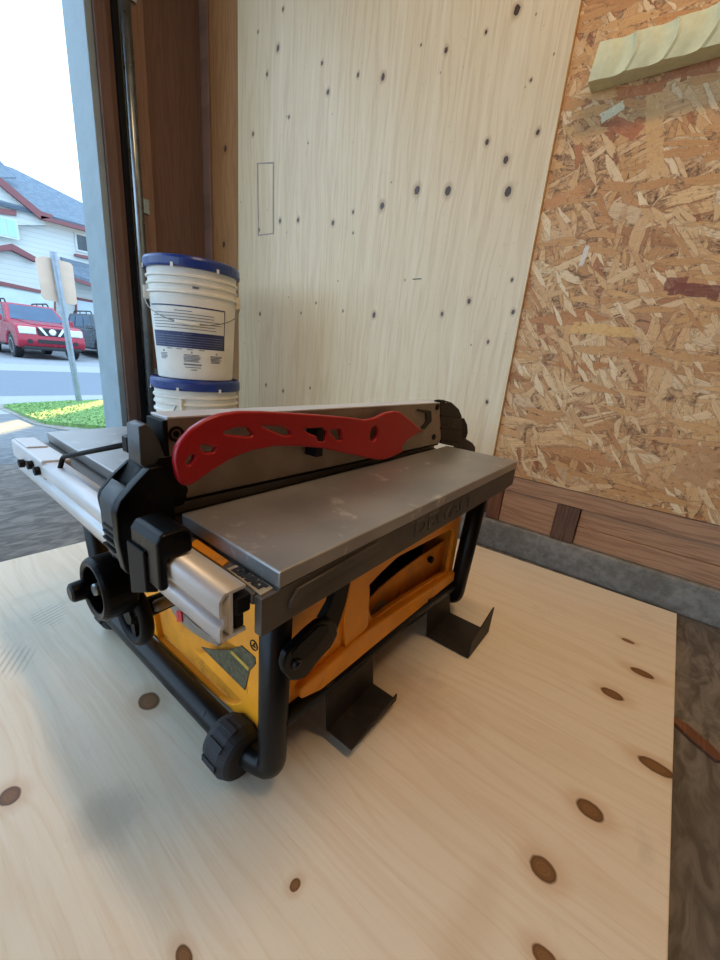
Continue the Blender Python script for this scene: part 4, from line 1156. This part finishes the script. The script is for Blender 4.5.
# rip fence: long aluminium extrusion, front clamp, rear end cap
FYA, FYB = .3550, .3860
SHF = lambda w: (w[0], w[1]-.020*(w[0]-.17), w[2])
fence = mk('rip_fence', M['alu_dull'], saw, bevel=0) if False else None
def fsh(pts): return [SHF(p) for p in pts]
bm = bmesh.new()
hexa(bm, fsh([(.176, FYA, .372), (.724, FYA, .372), (.724, FYA, .4525), (.176, FYA, .4525)]), fsh([(.176, FYB, .372), (.724, FYB, .372), (.724, FYB, .4525), (.176, FYB, .4525)]))
fence = link_mesh('rip_fence', bm, M['alu_dull'], saw, bevel=.001)
bm = bmesh.new(); hexa(bm, fsh([(.176, FYA-.0005, .4525), (.724, FYA-.0005, .4525), (.724, FYA-.0005, .4545), (.176, FYA-.0005, .4545)]), fsh([(.176, FYB, .4525), (.724, FYB, .4525), (.724, FYB, .4545), (.176, FYB, .4545)])); link_mesh('top_sheen', bm, M['alu'], fence, bevel=.0004)  # paler strip imitates the sky's sheen along the fence top
bm = bmesh.new(); hexa(bm, fsh([(.176, FYA+.004, .3675), (.724, FYA+.004, .3675), (.724, FYA+.004, .372), (.176, FYA+.004, .372)]), fsh([(.176, FYB-.004, .3675), (.724, FYB-.004, .3675), (.724, FYB-.004, .372), (.176, FYB-.004, .372)])); link_mesh('glide_strip', bm, M['black_dull'], fence)
for px, py in ((176, 434), (180, 491)):
    c = ony(px, py, FYA); bm = bmesh.new(); lathe(bm, [(.0075, -.0012), (.0075, .002), (.0050, .002), (.0050, -.0012)], c, 'y', 28, True); lathe(bm, [(.003, -.0008), (.003, .002)], c, 'y', 16); link_mesh('fence_screw', bm, M['black_dull'], fence)
for px, py in ((437.5, 407), (434, 437)):
    c = ony(px, py, FYA-.0115); bm = bmesh.new(); lathe(bm, [(.0055, -.0012), (.0055, .003)], c, 'y', 20); link_mesh('fence_screw', bm, M['black_dull'], fence)
# keyhole shape near the far end: black plate for the shade in a slot
kh = TY([(417, 409), (431, 411), (431.5, 421), (424, 429.5), (421, 428), (426.5, 421), (426, 413), (417.5, 411)], FYA-.0112)
plate('keyhole_shade', M['ink_and_shade'], fence, 'y', FYA-.0118, .0012, kh)
# rear end cap
yc_ = FYA-.0115
cap = TY([(440, 401), (444, 400), (452, 402.5), (459, 409), (462, 416), (462, 447), (452, 446), (441, 443.5)], yc_)
cp = plate('rear_cap', M['black'], fence, 'y', yc_, .013, cap, bevel=.0015)
for py in (416, 428.5, 441):
    a = TY([(441, py-.6), (460, py+1.0), (460, py+2.2), (441, py+.6)], yc_-.002)
    plate('cap_rib', M['black_dull'], cp, 'y', yc_-.002, .003, a)
hook = TY([(461, 418), (464.5, 418.5), (467.5, 425), (468, 433), (466, 439), (459.5, 439)], yc_+.004)
plate('cap_hook', M['black_dull'], fence, 'y', yc_+.004, .010, hook, bevel=.001)
hook2 = TY([(458, 437.5), (466, 438.5), (473, 443), (475.5, 447), (475.5, 452), (459, 449)], yc_+.002)
plate('rear_clamp', M['black'], fence, 'y', yc_+.002, .014, hook2, bevel=.002)

# front head: grey casting above, black clamp body with lever, slider on the rail
hd_out = TY([(138, 427), (146, 423.5), (152, 429), (159, 441), (164, 455), (165, 468), (150, 472), (140, 464)], FYA+.001)
hx = [p[0] for p in hd_out]
hc_ = plate('front_head', M['head_grey'], fence, 'y', FYA+.000, .024, hd_out, bevel=.001)
mk('fence_front_cap', M['black_dull'], fence, (box, ((.1715, FYA-.0005, .372), (.1765, FYB, .4515))), bevel=.001)
CYR, CYL = .3420, .4000
body = TY([(116, 514), (119, 504), (135, 485), (151, 468), (163, 466), (173, 486), (175, 508), (176, 530), (170, 560), (160, 592), (146, 584), (133, 576), (126, 573), (119, 545)], CYR)
cb = plate('clamp_body', M['black'], fence, 'y', CYR, .012, round2(body, .003), bevel=.0015)
lp = TY([(97.5, 497), (99, 490), (112, 474), (127, 460), (132, 458), (138, 462), (160, 470), (165, 500), (150, 560), (135, 574), (112, 556)], CYL)
plate('clamp_cheek', M['black'], fence, 'y', CYL-.004, .006, round2(lp, .003), bevel=.001)
# fill between the cheeks, set back, and the ribbed lever in front
lv = [p for p in body]
fill = [(.142, .34), (.142, .385), (.165, .418), (.185, .418), (.190, .372), (.185, .3675), (.158, .3675), (.158, .34)]
plate('clamp_core', M['black_dull'], fence, 'y', CYR+.010, CYL-CYR-.012, fill)
lev = [(a+.004, b) for a, b in TY([(117.5, 515), (120, 507), (131, 493), (135, 497), (126, 510), (124, 518), (127, 545), (132, 573), (127, 572), (120, 545)], CYR+.002)]
lvr = plate('clamp_lever', M['lever'], fence, 'y', CYR+.013, CYL-CYR-.019, lev, bevel=.001)
c = TY([(141, 489)], CYR+.02)[0]
bm = bmesh.new(); tube(bm, [(c[0], CYR+.013, c[1]), (c[0], CYL-.004, c[1])], .0058, 16); link_mesh('lever_pin', bm, M['alu'], lvr, smooth=False)
for k in range(4):
    a = TY([(119.5, 540+k*7)], CYR+.002)[0]
    mk('lever_rib', M['black_dull'], lvr, (box, ((a[0]+.0030, CYR+.020, a[1]-.001), (a[0]+.0062, CYL-.012, a[1]+.001))))
ss = TY([(149.5, 496.5)], CYR-.001)[0]; bm = bmesh.new(); lathe(bm, [(.003, -.0012), (.003, .001)], (ss[0], CYR, ss[1]), 'y', 12); link_mesh('cheek_screw', bm, M['black_dull'], cb)
# slider block riding on the rail
sl_ = mk('rail_slider', M['black'], saw, (prism, ([(.1225, .273, .333), (.1225, .273, .374), (.1265, .273, .381), (.1460, .273, .382), (.1510, .273, .377), (.1510, .273, .3595), (.1300, .273, .3595), (.1300, .273, .333)], (0, .046, 0))), bevel=.003, seg=3)
bm = bmesh.new(); hexa(bm, [(.1200, .292, .326), (.1200, .322, .312), (.1200, .322, .362), (.1200, .292, .362)], [(.1300, .292, .322), (.1300, .322, .308), (.1300, .322, .3585), (.1300, .292, .3585)]); link_mesh('slider_skirt', bm, M['black_dull'], sl_, bevel=.0015)
# flip arm across the table to the rail
a0 = ony(131, 443.5, .395); a1 = onz(63, 457, .372)
bm = bmesh.new()
p0, p1 = Vector(tuple(map(float, a0))), Vector(tuple(map(float, a1)))
tube(bm, fillet([p0, p1, p1+Vector((-.004, .004, -.016))], .006, 5), .0028, 10); fa = link_mesh('support_arm', bm, M['black_dull'], fence, smooth=True)
bm = bmesh.new(); box(bm, tuple(p0+Vector((-.006, -.006, -.008))), tuple(p0+Vector((.010, .006, .008)))); link_mesh('arm_socket', bm, M['black'], fa, bevel=.0015)

# push stick clipped to the fence
PSY = .3300
ps = thing('push_stick', 'curved red plastic push stick clipped to the side of the saw fence', 'push stick', tuple(map(float, ony(300, 440, PSY))))
po = [(175, 462), (176.5, 450), (182, 440), (192, 429), (206, 420), (222, 414), (240, 411.5), (262, 411.5), (290, 413), (320, 415), (350, 417.5), (366, 420), (376, 418), (386, 413), (395, 411.2), (401, 412), (412, 421), (422.5, 430.5), (408, 440), (402, 447), (404, 452), (393, 457), (383, 460.5), (372, 459), (348, 454), (325, 449), (300, 446.5), (276, 446.5), (252, 451), (232, 459), (214, 470), (200, 480), (191, 486), (184, 486.5), (179, 480)]
HL = [[(186, 463), (190, 456), (195, 455), (195, 460), (190, 466)], [(201, 447), (203, 444.5), (217, 448), (215, 452.5), (205, 453)], [(224, 432), (238, 427.5), (248, 428), (254, 435), (250, 437), (226, 434.5)],
      [(262, 426), (282, 426.5), (291, 431), (292, 435), (285, 436), (270, 430)], [(303, 429), (309, 427), (321, 428), (329, 431), (330, 430), (342, 430), (343, 440), (338, 441), (332, 434), (327, 434), (325, 449.5), (317, 448), (317, 436), (309, 433)]]
holes = [round2(TY(h, PSY), .0016, 3) for h in HL[:4]]
cl = TY([(374.5, 434)], PSY)[0]
ho = TY([(330, 430), (341, 429.5), (343, 440), (338, 441), (332, 434)], PSY)
hole_c = [(cl[0]+.0098*math.cos(2*math.pi*k/24), cl[1]+.0112*math.sin(2*math.pi*k/24)) for k in range(24)]
sh1 = TY([(304, 429), (322, 428), (327, 431.5), (325.5, 441.5), (318.5, 441), (317, 436), (309, 433)], PSY)
plate('stick_body', M['red'], ps, 'y', PSY, .008, round2(TY(po, PSY), .004, 4), holes+[hole_c, ho, sh1], bevel=.0022)
mk('fence_clip', M['black_dull'], ps, (box, ((sh1[2][0]-.016, PSY+.001, sh1[2][1]-.032), (sh1[2][0]-.004, FYA-.004, sh1[2][1]+.004))), bevel=.001)
